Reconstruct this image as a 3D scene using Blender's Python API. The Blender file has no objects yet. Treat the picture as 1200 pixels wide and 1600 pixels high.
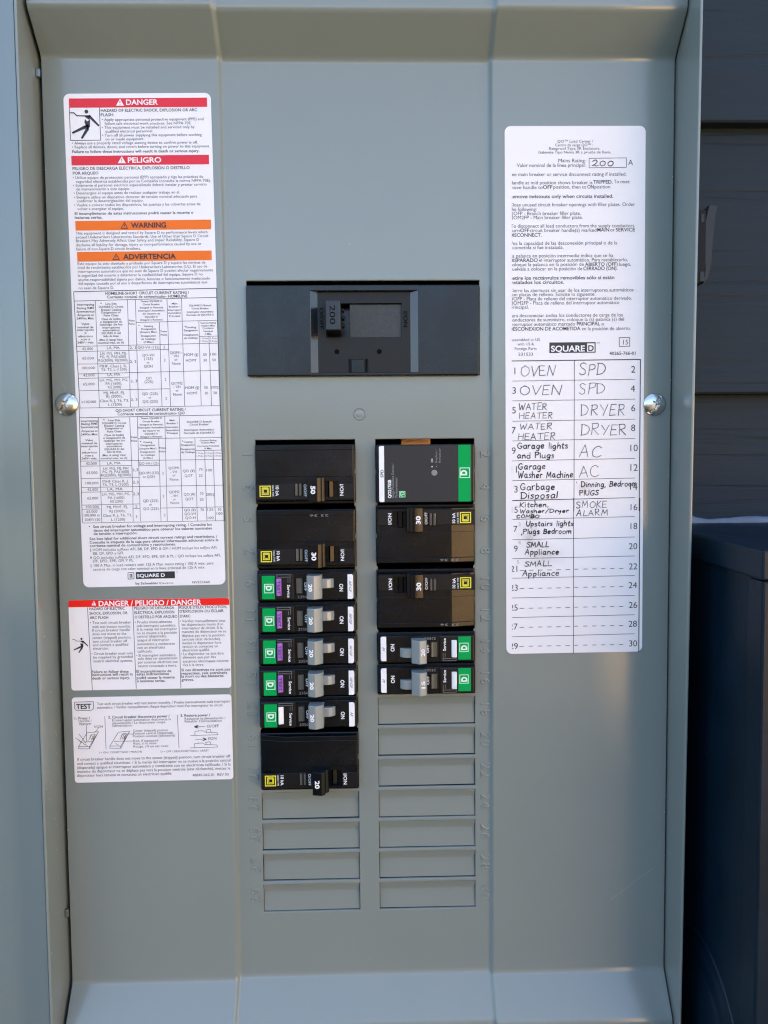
# -*- coding: utf-8 -*-
import bpy, bmesh, math, random
from mathutils import Matrix, Vector
random.seed(7)
sc = bpy.context.scene
COL = sc.collection
R = math.radians
MM = 0.001
BASE_Z = 1500.0                      # height of the panel origin above the ground, mm

# ------------------------------------------------------------------ camera
def make_camera():
    rx, ry, rz = R(3.21005652), R(-1.34177102), R(-0.52882746)
    cx, sx, cy, sy, cz, sz = math.cos(rx), math.sin(rx), math.cos(ry), math.sin(ry), math.cos(rz), math.sin(rz)
    Rx = Matrix(((1, 0, 0), (0, cx, -sx), (0, sx, cx)))
    Ry = Matrix(((cy, 0, sy), (0, 1, 0), (-sy, 0, cy)))
    Rz = Matrix(((cz, -sz, 0), (sz, cz, 0), (0, 0, 1)))
    M = Rz @ Rx @ Ry
    w = lambda v: Vector((v[0], v[2], -v[1]))
    right, up, back = w(M[0]), -w(M[1]), -w(M[2])
    m = Matrix((right, up, back)).transposed().to_4x4()
    m.translation = Vector((0, -433 * MM, BASE_Z * MM))
    cd = bpy.data.cameras.new('camera'); cd.lens = 25.99; cd.sensor_width = 36; cd.sensor_fit = 'AUTO'
    cd.clip_start = 0.01; cd.clip_end = 500
    co = bpy.data.objects.new('camera', cd); COL.objects.link(co); co.matrix_world = m
    sc.camera = co
make_camera()

# ------------------------------------------------------------------ sky, sun, exposure
SUN_EL, SUN_AZ = R(42), R(12)       # azimuth clockwise from +Y (behind the house wall)
world = bpy.data.worlds.new('World'); sc.world = world; world.use_nodes = True
nt = world.node_tree
sky = nt.nodes.new('ShaderNodeTexSky'); sky.sky_type = 'NISHITA'; sky.sun_disc = False
sky.sun_elevation = SUN_EL; sky.sun_rotation = SUN_AZ; sky.air_density = 1.0; sky.dust_density = 3.2; sky.ozone_density = 1.0
bg = nt.nodes['Background']; bg.inputs[1].default_value = 0.10
nt.links.new(sky.outputs[0], bg.inputs[0])
sl = bpy.data.lights.new('sun', 'SUN'); sl.energy = 5.0; sl.angle = R(0.5); sl.color = (1.0, 0.93, 0.82)
so = bpy.data.objects.new('sun', sl); COL.objects.link(so); so.location = (-3, 4, 6)
sd = Vector((math.sin(SUN_AZ) * math.cos(SUN_EL), math.cos(SUN_AZ) * math.cos(SUN_EL), math.sin(SUN_EL)))
so.rotation_euler = sd.to_track_quat('Z', 'Y').to_euler()
sc.view_settings.view_transform = 'Standard'; sc.view_settings.look = 'None'
sc.view_settings.exposure = 2.98; sc.view_settings.gamma = 1.0; sc.view_settings.use_curve_mapping = False
sc.cycles.use_denoising = True; sc.cycles.denoiser = 'OPENIMAGEDENOISE'; sc.cycles.denoising_input_passes = 'RGB_ALBEDO_NORMAL'; sc.cycles.denoising_prefilter = 'NONE'
sc.cycles.use_adaptive_sampling = False; sc.cycles.filter_width = 1.2
sc.cycles.max_bounces = 8; sc.cycles.diffuse_bounces = 4; sc.cycles.glossy_bounces = 5
sc.cycles.sample_clamp_indirect = 6.0
sc.cycles.caustics_reflective = False; sc.cycles.caustics_refractive = False

# ------------------------------------------------------------------ materials
def mat(name, col, rough=0.5, metal=0.0, spec=0.5, coat=0.0, bump=None, vary=None, grain=None):
    m = bpy.data.materials.new(name); m.use_nodes = True
    n = m.node_tree.nodes; l = m.node_tree.links; p = n['Principled BSDF']
    p.inputs['Base Color'].default_value = (*col, 1); p.inputs['Roughness'].default_value = rough
    p.inputs['Metallic'].default_value = metal; p.inputs['Specular IOR Level'].default_value = spec
    p.inputs['Coat Weight'].default_value = coat; p.inputs['Coat Roughness'].default_value = 0.06
    tc = n.new('ShaderNodeTexCoord')
    if bump:                                   # list of (scale, distance m)
        prev = None
        for sca, dist in bump:
            t = n.new('ShaderNodeTexNoise'); t.inputs['Scale'].default_value = sca; t.inputs['Detail'].default_value = 3
            l.new(tc.outputs['Object'], t.inputs['Vector'])
            b = n.new('ShaderNodeBump'); b.inputs['Strength'].default_value = 1.0; b.inputs['Distance'].default_value = dist
            l.new(t.outputs[0], b.inputs['Height'])
            if prev: l.new(prev.outputs[0], b.inputs['Normal'])
            prev = b
        l.new(prev.outputs[0], p.inputs['Normal'])
    if vary:                                   # (scale, amount, roughness amount)
        t = n.new('ShaderNodeTexNoise'); t.inputs['Scale'].default_value = vary[0]; t.inputs['Detail'].default_value = 6
        t.inputs['Roughness'].default_value = 0.65
        l.new(tc.outputs['Object'], t.inputs['Vector'])
        r = n.new('ShaderNodeMapRange'); r.inputs['From Min'].default_value = .3; r.inputs['From Max'].default_value = .7
        r.inputs['To Min'].default_value = 1 - vary[1]; r.inputs['To Max'].default_value = 1 + vary[1]
        l.new(t.outputs[0], r.inputs['Value'])
        mx = n.new('ShaderNodeMix'); mx.data_type = 'RGBA'; mx.blend_type = 'MULTIPLY'; mx.inputs['Factor'].default_value = 1
        mx.inputs['A'].default_value = (*col, 1); l.new(r.outputs[0], mx.inputs['B']); l.new(mx.outputs['Result'], p.inputs['Base Color'])
        if vary[2]:
            r2 = n.new('ShaderNodeMapRange'); r2.inputs['From Min'].default_value = .3; r2.inputs['From Max'].default_value = .7
            r2.inputs['To Min'].default_value = max(.02, rough - vary[2]); r2.inputs['To Max'].default_value = rough + vary[2]
            l.new(t.outputs[0], r2.inputs['Value']); l.new(r2.outputs[0], p.inputs['Roughness'])
    return m

PAINT = mat('grey_enamel', (.206, .236, .216), .19, spec=.58, bump=[(3.2, .0012), (900, .00001)], vary=(14, .02, .03))
PLATE = mat('grey_enamel_plate', (.206, .236, .216), .2, spec=.58, bump=[(22, .0004), (900, .00001)])
BLACK = mat('black_plastic', (.004, .0052, .007), .24, spec=.27, bump=[(700, .00001)], vary=(60, .25, .06))
GLOSS = mat('glossy_black_plastic', (.012, .012, .013), .16, spec=.7)
BLACK_MATT = mat('black_matt_plastic', (.007, .007, .008), .36, spec=.28, bump=[(900, .00002)])
CHARCOAL = mat('charcoal_label_plastic', (.028, .028, .0285), .5, spec=.25)
HANDLE_GREY = mat('grey_handle_plastic', (.235, .265, .26), .22, spec=.8, bump=[(900, .00002)])
LEVER = mat('latch_lever_steel', (.020, .027, .034), .5, spec=.25)
LATCH = mat('dark_latch_steel', (.008, .010, .012), .6, spec=.15)
CHIP = mat('bare_chip', (.55, .56, .55), .5)
SATIN = mat('satin_black_plastic', (.007, .009, .0115), .29, spec=.33, bump=[(60, .00012), (400, .00002)], vary=(30, .25, .1))
HANDLE_BLACK = mat('handle_black_plastic', (.018, .022, .026), .33, spec=.36)
FLOOR_BLACK = mat('pocket_black_plastic', (.014, .0145, .014), .42, spec=.22, bump=[(900, .00003)])
SLIDE_GREY = mat('grey_slide_plastic', (.032, .038, .039), .6, bump=[(1500, .00006)], vary=(500, .25, .0))
DARK_GREY = mat('dark_grey_print', (.04, .042, .045), .5)
GREEN = mat('green_plastic', (.0, .33, .07), .5, spec=.1)
PURPLE = mat('purple_button', (.30, .10, .48), .35)
PURPLE_INK = mat('dark_purple_print', (.14, .04, .26), .5)
WHITE_PL = mat('white_plastic', (.82, .83, .84), .35)
WHITE_INK = mat('white_print', (.82, .82, .82), .5)
GREY_INK = mat('grey_print', (.22, .22, .22), .5)
YELLOW_INK = mat('yellow_print', (.70, .62, .03), .5)
GREEN_INK = mat('pale_green_print', (.62, .85, .68), .5)
PAPER = mat('white_label_paper', (.80, .775, .775), .45, bump=[(28, .00022)], vary=(25, .02, 0))
INK = mat('black_ink', (.018, .018, .02), .5)
PEN = mat('pen_ink', (.03, .03, .034), .5)
PEN_FINE = mat('thin_pen_ink', (.075, .078, .085), .5)
PENCIL = mat('faint_pencil', (.35, .35, .36), .5)
RED = mat('red_print', (.68, .035, .055), .5, spec=.2)
BRIGHT_RED = mat('bright_red_print', (.80, .018, .01), .45, spec=.2)
ORANGE = mat('orange_print', (.80, .17, .02), .5, spec=.15)
ZINC = mat('zinc_plated_steel', (.58, .59, .58), .25, metal=1, bump=[(260, .00006)])
GALV = mat('galvanised_steel', (.32, .34, .35), .38, metal=1, bump=[(200, .0002)])
CLEAR = mat('smoky_clear_window', (.10, .095, .08), .1, spec=.8)
COPPER = mat('copper_bus', (.75, .40, .16), .3, metal=1, bump=[(300, .0005)])
NAVY = mat('navy_paint', (.002, .011, .022), .42, spec=.24, bump=[(250, .00012)], vary=(30, .2, .05))
CAULK = mat('painted_caulk', (.10, .13, .18), .5, bump=[(60, .003)])
INSIDE = mat('dark_interior', (.004, .004, .0045), .8, spec=.05)
def smudged_paper():
    m = mat('handled_label_paper', (.80, .775, .775), .45)
    n = m.node_tree.nodes; l = m.node_tree.links; p = n['Principled BSDF']; tc = n.new('ShaderNodeTexCoord')
    prev = None
    for (cx, cz, rx, rz) in ((.0145, -.236, .012, .020), (.022, -.2475, .020, .010), (.047, -.208, .008, .006)):     # where fingers rubbed the ink
        mp = n.new('ShaderNodeMapping'); mp.inputs['Location'].default_value = (-cx / rx, 0, -cz / rz); mp.inputs['Scale'].default_value = (1 / rx, 0, 1 / rz)
        gt = n.new('ShaderNodeTexGradient'); gt.gradient_type = 'QUADRATIC_SPHERE'
        l.new(tc.outputs['Object'], mp.inputs[0]); l.new(mp.outputs[0], gt.inputs[0])
        if prev is None: prev = gt.outputs['Fac']
        else:
            a = n.new('ShaderNodeMath'); a.operation = 'MAXIMUM'; l.new(prev, a.inputs[0]); l.new(gt.outputs['Fac'], a.inputs[1]); prev = a.outputs[0]
    ns = n.new('ShaderNodeTexNoise'); ns.inputs['Scale'].default_value = 260; ns.inputs['Detail'].default_value = 5; l.new(tc.outputs['Object'], ns.inputs['Vector'])
    ml = n.new('ShaderNodeMath'); ml.operation = 'MULTIPLY'; l.new(prev, ml.inputs[0]); l.new(ns.outputs[0], ml.inputs[1])
    mx = n.new('ShaderNodeMix'); mx.data_type = 'RGBA'; mx.inputs['A'].default_value = (.80, .775, .775, 1); mx.inputs['B'].default_value = (.36, .32, .31, 1)
    l.new(ml.outputs[0], mx.inputs['Factor']); l.new(mx.outputs['Result'], p.inputs['Base Color'])
    return m

def siding_material():
    m = bpy.data.materials.new('siding_paint'); m.use_nodes = True
    n = m.node_tree.nodes; l = m.node_tree.links; p = n['Principled BSDF']
    p.inputs['Roughness'].default_value = .65; p.inputs['Specular IOR Level'].default_value = .2
    tc = n.new('ShaderNodeTexCoord'); mp = n.new('ShaderNodeMapping'); mp.inputs['Scale'].default_value = (3.2, 3.2, 62)
    oi = n.new('ShaderNodeObjectInfo'); ad = n.new('ShaderNodeVectorMath'); ad.operation = 'ADD'
    cb = n.new('ShaderNodeCombineXYZ'); ml = n.new('ShaderNodeMath'); ml.operation = 'MULTIPLY'; ml.inputs[1].default_value = 40
    l.new(oi.outputs['Random'], ml.inputs[0]); l.new(ml.outputs[0], cb.inputs[0]); l.new(ml.outputs[0], cb.inputs[2])
    l.new(tc.outputs['Object'], mp.inputs[0]); l.new(mp.outputs[0], ad.inputs[0]); l.new(cb.outputs[0], ad.inputs[1])
    w = n.new('ShaderNodeTexNoise'); w.inputs['Scale'].default_value = 1.0; w.inputs['Detail'].default_value = 4; w.inputs['Distortion'].default_value = .8
    l.new(ad.outputs[0], w.inputs['Vector'])
    cr = n.new('ShaderNodeValToRGB'); e = cr.color_ramp.elements
    e[0].position = .36; e[0].color = (0, 0, 0, 1); e[1].position = .47; e[1].color = (1, 1, 1, 1)
    l.new(w.outputs[0], cr.inputs[0])
    f = n.new('ShaderNodeTexNoise'); f.inputs['Scale'].default_value = 3.2; f.inputs['Detail'].default_value = 5; l.new(ad.outputs[0], f.inputs['Vector'])
    b1 = n.new('ShaderNodeBump'); b1.inputs['Distance'].default_value = .0006; l.new(cr.outputs[0], b1.inputs['Height'])
    b2 = n.new('ShaderNodeBump'); b2.inputs['Distance'].default_value = .0004; l.new(f.outputs[0], b2.inputs['Height']); l.new(b1.outputs[0], b2.inputs['Normal'])
    l.new(b2.outputs[0], p.inputs['Normal'])
    mx = n.new('ShaderNodeMix'); mx.data_type = 'RGBA'; mx.inputs['A'].default_value = (.011, .0195, .028, 1); mx.inputs['B'].default_value = (.016, .026, .036, 1)
    l.new(f.outputs[0], mx.inputs['Factor']); l.new(mx.outputs['Result'], p.inputs['Base Color'])
    return m
SIDING = siding_material()
GROUND = mat('dry_lawn', (.09, .085, .04), .9, bump=[(8, .02), (60, .004)], vary=(3, .35, 0))
FENCE = mat('added_fence_boards', (.6, .38, .17), .7, bump=[(30, .002)], vary=(9, .25, 0))  # warm colour of the added fence that the gloss mirrors

# ------------------------------------------------------------------ mesh helpers (all sizes in mm)
class MB:
    def __init__(s): s.v = []; s.f = []; s.m = []
    def add(s, vs, fs, mi=0):
        o = len(s.v); s.v += [tuple(p) for p in vs]; s.f += [tuple(i + o for i in f) for f in fs]; s.m += [mi] * len(fs)
        return s
    def bm(s, bm, mi=0):
        bm.verts.index_update()
        s.add([v.co[:] for v in bm.verts], [[v.index for v in f.verts] for f in bm.faces], mi); bm.free(); return s
    def box(s, x0, x1, y0, y1, z0, z1, bev=0.0, seg=2, mi=0):
        x0, x1 = min(x0, x1), max(x0, x1); y0, y1 = min(y0, y1), max(y0, y1); z0, z1 = min(z0, z1), max(z0, z1)
        b = bmesh.new(); r = bmesh.ops.create_cube(b, size=1)
        for v in b.verts: v.co = Vector(((x0 + x1) / 2 + v.co.x * (x1 - x0), (y0 + y1) / 2 + v.co.y * (y1 - y0), (z0 + z1) / 2 + v.co.z * (z1 - z0)))
        if bev > 0: bmesh.ops.bevel(b, geom=b.edges[:], offset=min(bev, .49 * min(x1 - x0, y1 - y0, z1 - z0)), segments=seg, profile=.5, affect='EDGES')
        return s.bm(b, mi)
    def hexa(s, pts, bev=0.0, seg=2, mi=0):
        """8 corners: back face 4 then front face 4, same winding"""
        b = bmesh.new(); vs = [b.verts.new(p) for p in pts]
        for f in ((0, 1, 2, 3), (7, 6, 5, 4), (0, 4, 5, 1), (1, 5, 6, 2), (2, 6, 7, 3), (3, 7, 4, 0)): b.faces.new([vs[i] for i in f])
        bmesh.ops.recalc_face_normals(b, faces=b.faces[:])
        if bev > 0: bmesh.ops.bevel(b, geom=b.edges[:], offset=bev, segments=seg, profile=.5, affect='EDGES', clamp_overlap=True)
        return s.bm(b, mi)
    def extr(s, prof, a0, a1, axis='z', bev=0.0, seg=2, mi=0):
        """closed profile extruded; axis z: profile is (x,y); axis x: (y,z); axis y: (x,z)"""
        def P(p, a): return {'z': (p[0], p[1], a), 'x': (a, p[0], p[1]), 'y': (p[0], a, p[1])}[axis]
        b = bmesh.new(); A = [b.verts.new(P(p, a0)) for p in prof]; B = [b.verts.new(P(p, a1)) for p in prof]; k = len(prof)
        b.faces.new(A); b.faces.new(B[::-1])
        for i in range(k): b.faces.new((A[i], B[i], B[(i + 1) % k], A[(i + 1) % k]))
        bmesh.ops.recalc_face_normals(b, faces=b.faces[:])
        if bev > 0: bmesh.ops.bevel(b, geom=b.edges[:], offset=bev, segments=seg, profile=.5, affect='EDGES', clamp_overlap=True)
        return s.bm(b, mi)
    def quad(s, x0, x1, z0, z1, y, mi=0):
        return s.add([(x0, y, z0), (x1, y, z0), (x1, y, z1), (x0, y, z1)], [(0, 1, 2, 3)], mi)
    def poly(s, pts, y, mi=0):
        return s.add([(p[0], y, p[1]) for p in pts], [tuple(range(len(pts)))], mi)
    def line(s, xa, za, xb, zb, w, y, mi=0):
        d = math.hypot(xb - xa, zb - za) or 1e-6; nx, nz = -(zb - za) / d * w / 2, (xb - xa) / d * w / 2
        return s.add([(xa - nx, y, za - nz), (xb - nx, y, zb - nz), (xb + nx, y, zb + nz), (xa + nx, y, za + nz)], [(0, 1, 2, 3)], mi)
    def frame(s, x0, x1, z0, z1, w, y, mi=0):
        s.quad(x0, x1, z0, z0 + w, y, mi); s.quad(x0, x1, z1 - w, z1, y, mi); s.quad(x0, x0 + w, z0 + w, z1 - w, y, mi); s.quad(x1 - w, x1, z0 + w, z1 - w, y, mi); return s
    def disc(s, x, z, r, y, n=20, mi=0):
        return s.poly([(x + r * math.cos(2 * math.pi * i / n), z + r * math.sin(2 * math.pi * i / n)) for i in range(n)], y, mi)
    def build(s, name, mats, parent=None, smooth=14, loc=None):
        me = bpy.data.meshes.new(name)
        me.from_pydata([(a * MM, b * MM, c * MM) for a, b, c in s.v], [], s.f)
        for m in (mats if isinstance(mats, (list, tuple)) else [mats]): me.materials.append(m)
        if any(s.m): me.polygons.foreach_set('material_index', s.m)
        if smooth:
            me.polygons.foreach_set('use_smooth', [True] * len(me.polygons)); me.set_sharp_from_angle(angle=R(smooth))
        me.update()
        o = bpy.data.objects.new(name, me); COL.objects.link(o)
        if parent: o.parent = parent
        if loc: o.location = [k * MM for k in loc]
        return o

def tag(o, label=None, cat=None, group=None, kind=None):
    if label: o['label'] = label
    if cat: o['category'] = cat
    if group: o['group'] = group
    if kind: o['kind'] = kind
    return o
def thing(name, label, cat, loc=(0, 0, 0), roty=0.0, group=None):
    o = bpy.data.objects.new(name, None); COL.objects.link(o); o.empty_display_size = .02
    o.location = [loc[0] * MM, loc[1] * MM, (loc[2] + BASE_Z) * MM]; o.rotation_euler = (0, roty, 0)
    return tag(o, label, cat, group)

# ------------------------------------------------------------------ lettering
TEXTS = []            # jobs gathered here, all turned into meshes in one go at the end
def text(parent, name, material, body, x, y, z, size, width=None, bold=0.0, rot=0, align='L', shear=0.0, extrude=0.0, squash=None):
    """x, z: left end of the baseline (or its middle with align C); rot: degrees, counter-clockwise seen from the camera"""
    TEXTS.append(dict(p=parent, n=name, m=material, b=body, x=x, y=y, z=z, s=size, w=width, bold=bold, r=R(rot), a=align, sh=shear, e=extrude))
def flush_texts(clip=None):
    if not TEXTS: return {}
    tmp = []
    for j in TEXTS + [dict(b='H', bold=0, sh=0, s=1)]:
        c = bpy.data.curves.new('tmp', 'FONT'); c.body = j['b']; c.size = 1; c.resolution_u = 2 if j['s'] < 2.6 else 4
        c.offset = j['bold']; c.shear = j['sh']; c.extrude = 0
        o = bpy.data.objects.new('tmp', c); COL.objects.link(o); tmp.append(o)
    dg = bpy.context.evaluated_depsgraph_get(); dg.update()
    data = []
    for o in tmp:
        m = o.evaluated_get(dg).to_mesh()
        data.append(([v.co[:2] for v in m.vertices], [tuple(p.vertices) for p in m.polygons]))
        o.evaluated_get(dg).to_mesh_clear()
    for o in tmp:
        c = o.data; bpy.data.objects.remove(o); bpy.data.curves.remove(c)
    cap = max(p[1] for p in data[-1][0])
    out = {}
    for j, (vs, fs) in zip(TEXTS, data):
        if not vs: continue
        k = j['s'] * .72 / cap
        x0 = min(p[0] for p in vs); x1 = max(p[0] for p in vs)
        kx = k if not j['w'] else j['w'] / (x1 - x0)
        off = {'L': x0, 'R': x1}.get(j['a'], (x0 + x1) / 2)
        ca, sa = math.cos(j['r']), math.sin(j['r'])
        P = []
        for a, b in vs:
            a = (a - off) * kx; b = b * k
            P.append((j['x'] + a * ca - b * sa, j['y'], j['z'] + a * sa + b * ca))
        key = (j['p'], j['n'], j['m'])
        mb = out.setdefault(key, MB()); base = len(P)
        if j['e']:
            back = [(q[0], q[1] + j['e'], q[2]) for q in P]; F = list(fs)
            cnt = {}
            for f in fs:
                for a, b in zip(f, f[1:] + f[:1]): cnt[(a, b)] = 1
            side = [(b, a, a + base, b + base) for (a, b) in cnt if (b, a) not in cnt]
            mb.add(P + back, F + side)
        else: mb.add(P, fs)
    TEXTS.clear()
    res = {}
    for (p, n, m), mb in out.items():
        res[(p, n, m)] = mb.build(n, m, p, smooth=0)
        if n in ('printed_text', 'heading_text', 'embossed_text', 'label_text'): res[(p, n, m)]['kind'] = 'stuff'
    return res

GL = {  # single stroke handwriting, cap height 1: ~ marks a rounded stroke
 'A': (.66, '0,0 .34,1 .62,0|.12,.36 .54,.4'), 'B': (.56, '.04,0 .04,1|~.0,1 .42,.92 .42,.6 .06,.52|~.06,.52 .5,.45 .5,.1 .0,0'),
 'C': (.62, '~.58,.84 .36,1 .1,.78 .02,.4 .14,.06 .4,0 .62,.14'), 'D': (.66, '.06,0 .04,1|~-.04,.98 .4,.92 .64,.55 .46,.14 .0,0'),
 'E': (.54, '.04,1 .02,0 .52,.04|.02,1 .5,1|.04,.52 .42,.54'), 'G': (.68, '~.58,.86 .34,1 .06,.7 .04,.28 .3,0 .58,.14 .62,.42|.34,.42 .66,.42'),
 'H': (.6, '0,0 .02,1|.56,0 .6,1|.02,.5 .58,.54'), 'I': (.1, '.04,0 .06,1'), 'K': (.58, '.02,0 .04,1|.54,1 .06,.46 .58,0'),
 'L': (.5, '.06,1 .02,0 .5,.04'), 'M': (.8, '0,0 .12,1 .38,.3 .68,1 .78,0'), 'N': (.68, '0,0 .06,1 .56,0 .7,1'), 'O': (.7, '~.36,1 .06,.74 .04,.28 .32,0 .64,.26 .66,.74 .36,1 .3,.98'),
 'P': (.54, '.04,0 .06,1|~-.02,.96 .44,.98 .5,.66 .06,.48'), 'R': (.6, '.04,0 .06,1|~-.02,.96 .44,.98 .46,.64 .06,.5|.14,.5 .58,0'), 'S': (.56, '~.54,.88 .3,1 .06,.84 .2,.58 .46,.4 .46,.1 .2,0 .0,.14'),
 'T': (.6, '.3,1 .28,0|-.02,.98 .62,1'), 'U': (.6, '~0,1 .02,.3 .26,0 .5,.26 .56,1'), 'V': (.6, '0,1 .28,0 .62,1'), 'W': (.86, '0,1 .2,0 .44,.72 .62,0 .88,1'), 'Y': (.6, '0,1 .3,.5|.62,1 .24,0'),
 'a': (.5, '~.42,.54 .2,.6 .02,.34 .12,.02 .34,.12 .42,.5|~.42,.56 .4,.2 .5,.0'), 'b': (.46, '.04,1 .02,0|~.02,.1 .3,.0 .42,.3 .28,.56 .04,.44'), 'c': (.42, '~.4,.5 .2,.6 .02,.3 .16,.02 .4,.08'),
 'd': (.5, '~.42,.5 .2,.58 .02,.3 .16,.0 .38,.14 .44,.4|.46,1 .44,0'), 'e': (.46, '~.04,.3 .4,.36 .34,.58 .12,.54 .02,.26 .16,.02 .42,.1'), 'g': (.5, '~.42,.54 .2,.6 .02,.34 .14,.04 .36,.14 .44,.52|~.44,.56 .42,-.1 .28,-.36 .06,-.26'),
 'h': (.46, '.02,1 0,0|~.0,.36 .24,.58 .38,.42 .4,0'), 'i': (.12, '.05,.56 .06,0|.06,.8 .09,.86'), 'k': (.42, '.02,1 .02,0|.38,.54 .04,.26 .4,0'), 'l': (.12, '.05,1 .06,0'), 'm': (.76, '.02,.56 .02,0|~.02,.36 .2,.58 .34,.4 .36,0|~.36,.36 .54,.58 .68,.4 .7,0'),
 'n': (.46, '.02,.56 .02,0|~.02,.36 .24,.58 .38,.42 .4,0'), 'o': (.48, '~.24,.58 .04,.4 .08,.1 .28,.0 .44,.2 .4,.48 .24,.58'), 'p': (.46, '.04,.56 .0,-.42|~.02,.44 .3,.58 .42,.34 .26,.04 .04,.1'), 'r': (.36, '.02,.56 .04,0|~.04,.32 .16,.54 .34,.54'),
 's': (.38, '~.36,.5 .18,.58 .06,.44 .3,.24 .28,.04 .02,.04'), 't': (.34, '~.16,.9 .14,.2 .22,.0 .32,.06|.0,.6 .34,.62'), 'u': (.48, '~.02,.56 .04,.12 .2,.0 .38,.2 .42,.54|~.42,.56 .42,.1 .5,.0'), 'w': (.62, '0,.56 .14,0 .3,.46 .46,0 .62,.58'), 'x': (.4, '0,.56 .38,0|.38,.56 0,0'),
 'y': (.46, '~.02,.56 .06,.26 .24,.2 .38,.54|~.42,.58 .34,.0 .14,-.4'), ',': (.14, '.1,.06 .04,-.2'), '.': (.1, '.03,.0 .07,.05'), '/': (.5, '.0,-.1 .48,1.05'), '2': (.6, '~.04,.76 .3,1 .5,.74 .3,.34 .02,.06|~.02,.08 .2,.14 .4,.0 .62,.08'), '0': (.62, '~.34,.84 .06,.6 .06,.2 .3,.02 .56,.24 .56,.66 .3,.84'),
}
def catmull(P, n=5):
    if len(P) < 3: return P
    Q = [P[0]] + P + [P[-1]]; out = []
    for i in range(1, len(Q) - 2):
        for k in range(n):
            t = k / n; a, b, c, d = Q[i - 1], Q[i], Q[i + 1], Q[i + 2]
            out.append(tuple(.5 * (2 * b[j] + (c[j] - a[j]) * t + (2 * a[j] - 5 * b[j] + 4 * c[j] - d[j]) * t * t + (3 * b[j] - a[j] - 3 * c[j] + d[j]) * t ** 3) for j in (0, 1)))
    out.append(P[-1]); return out
def handwrite(mb, body, x0, z, x1, h, w, y):
    tot = 0; lay = []
    for ch in body:
        if ch == ' ': tot += .5; continue
        wd, g = GL[ch]; lay.append((tot, g)); tot += wd + .17
    kx = (x1 - x0) / (tot - .17)
    for px, g in lay:
        dy = random.uniform(-.05, .05); sx = random.uniform(.9, 1.07); sz = random.uniform(.9, 1.08); lean = random.uniform(-.02, .14)
        for st in g.split('|'):
            cur = st.startswith('~'); pts = [tuple(float(q) for q in p.split(',')) for p in st.lstrip('~').split()]
            if cur: pts = catmull(pts)
            wv = random.uniform(.8, 1.2)
            pts = [(x0 + (px + p[0] * sx + lean * p[1]) * kx + random.uniform(-.05, .05), z + (p[1] * sz + dy) * h + random.uniform(-.06, .06)) for p in pts]
            for a, b in zip(pts, pts[1:]):
                d = math.hypot(b[0] - a[0], b[1] - a[1]) or 1e-6; e = w * .3 / d
                mb.line(a[0] - (b[0] - a[0]) * e, a[1] - (b[1] - a[1]) * e, b[0] + (b[0] - a[0]) * e, b[1] + (b[1] - a[1]) * e, w * wv * random.uniform(.85, 1.12), y)

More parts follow.
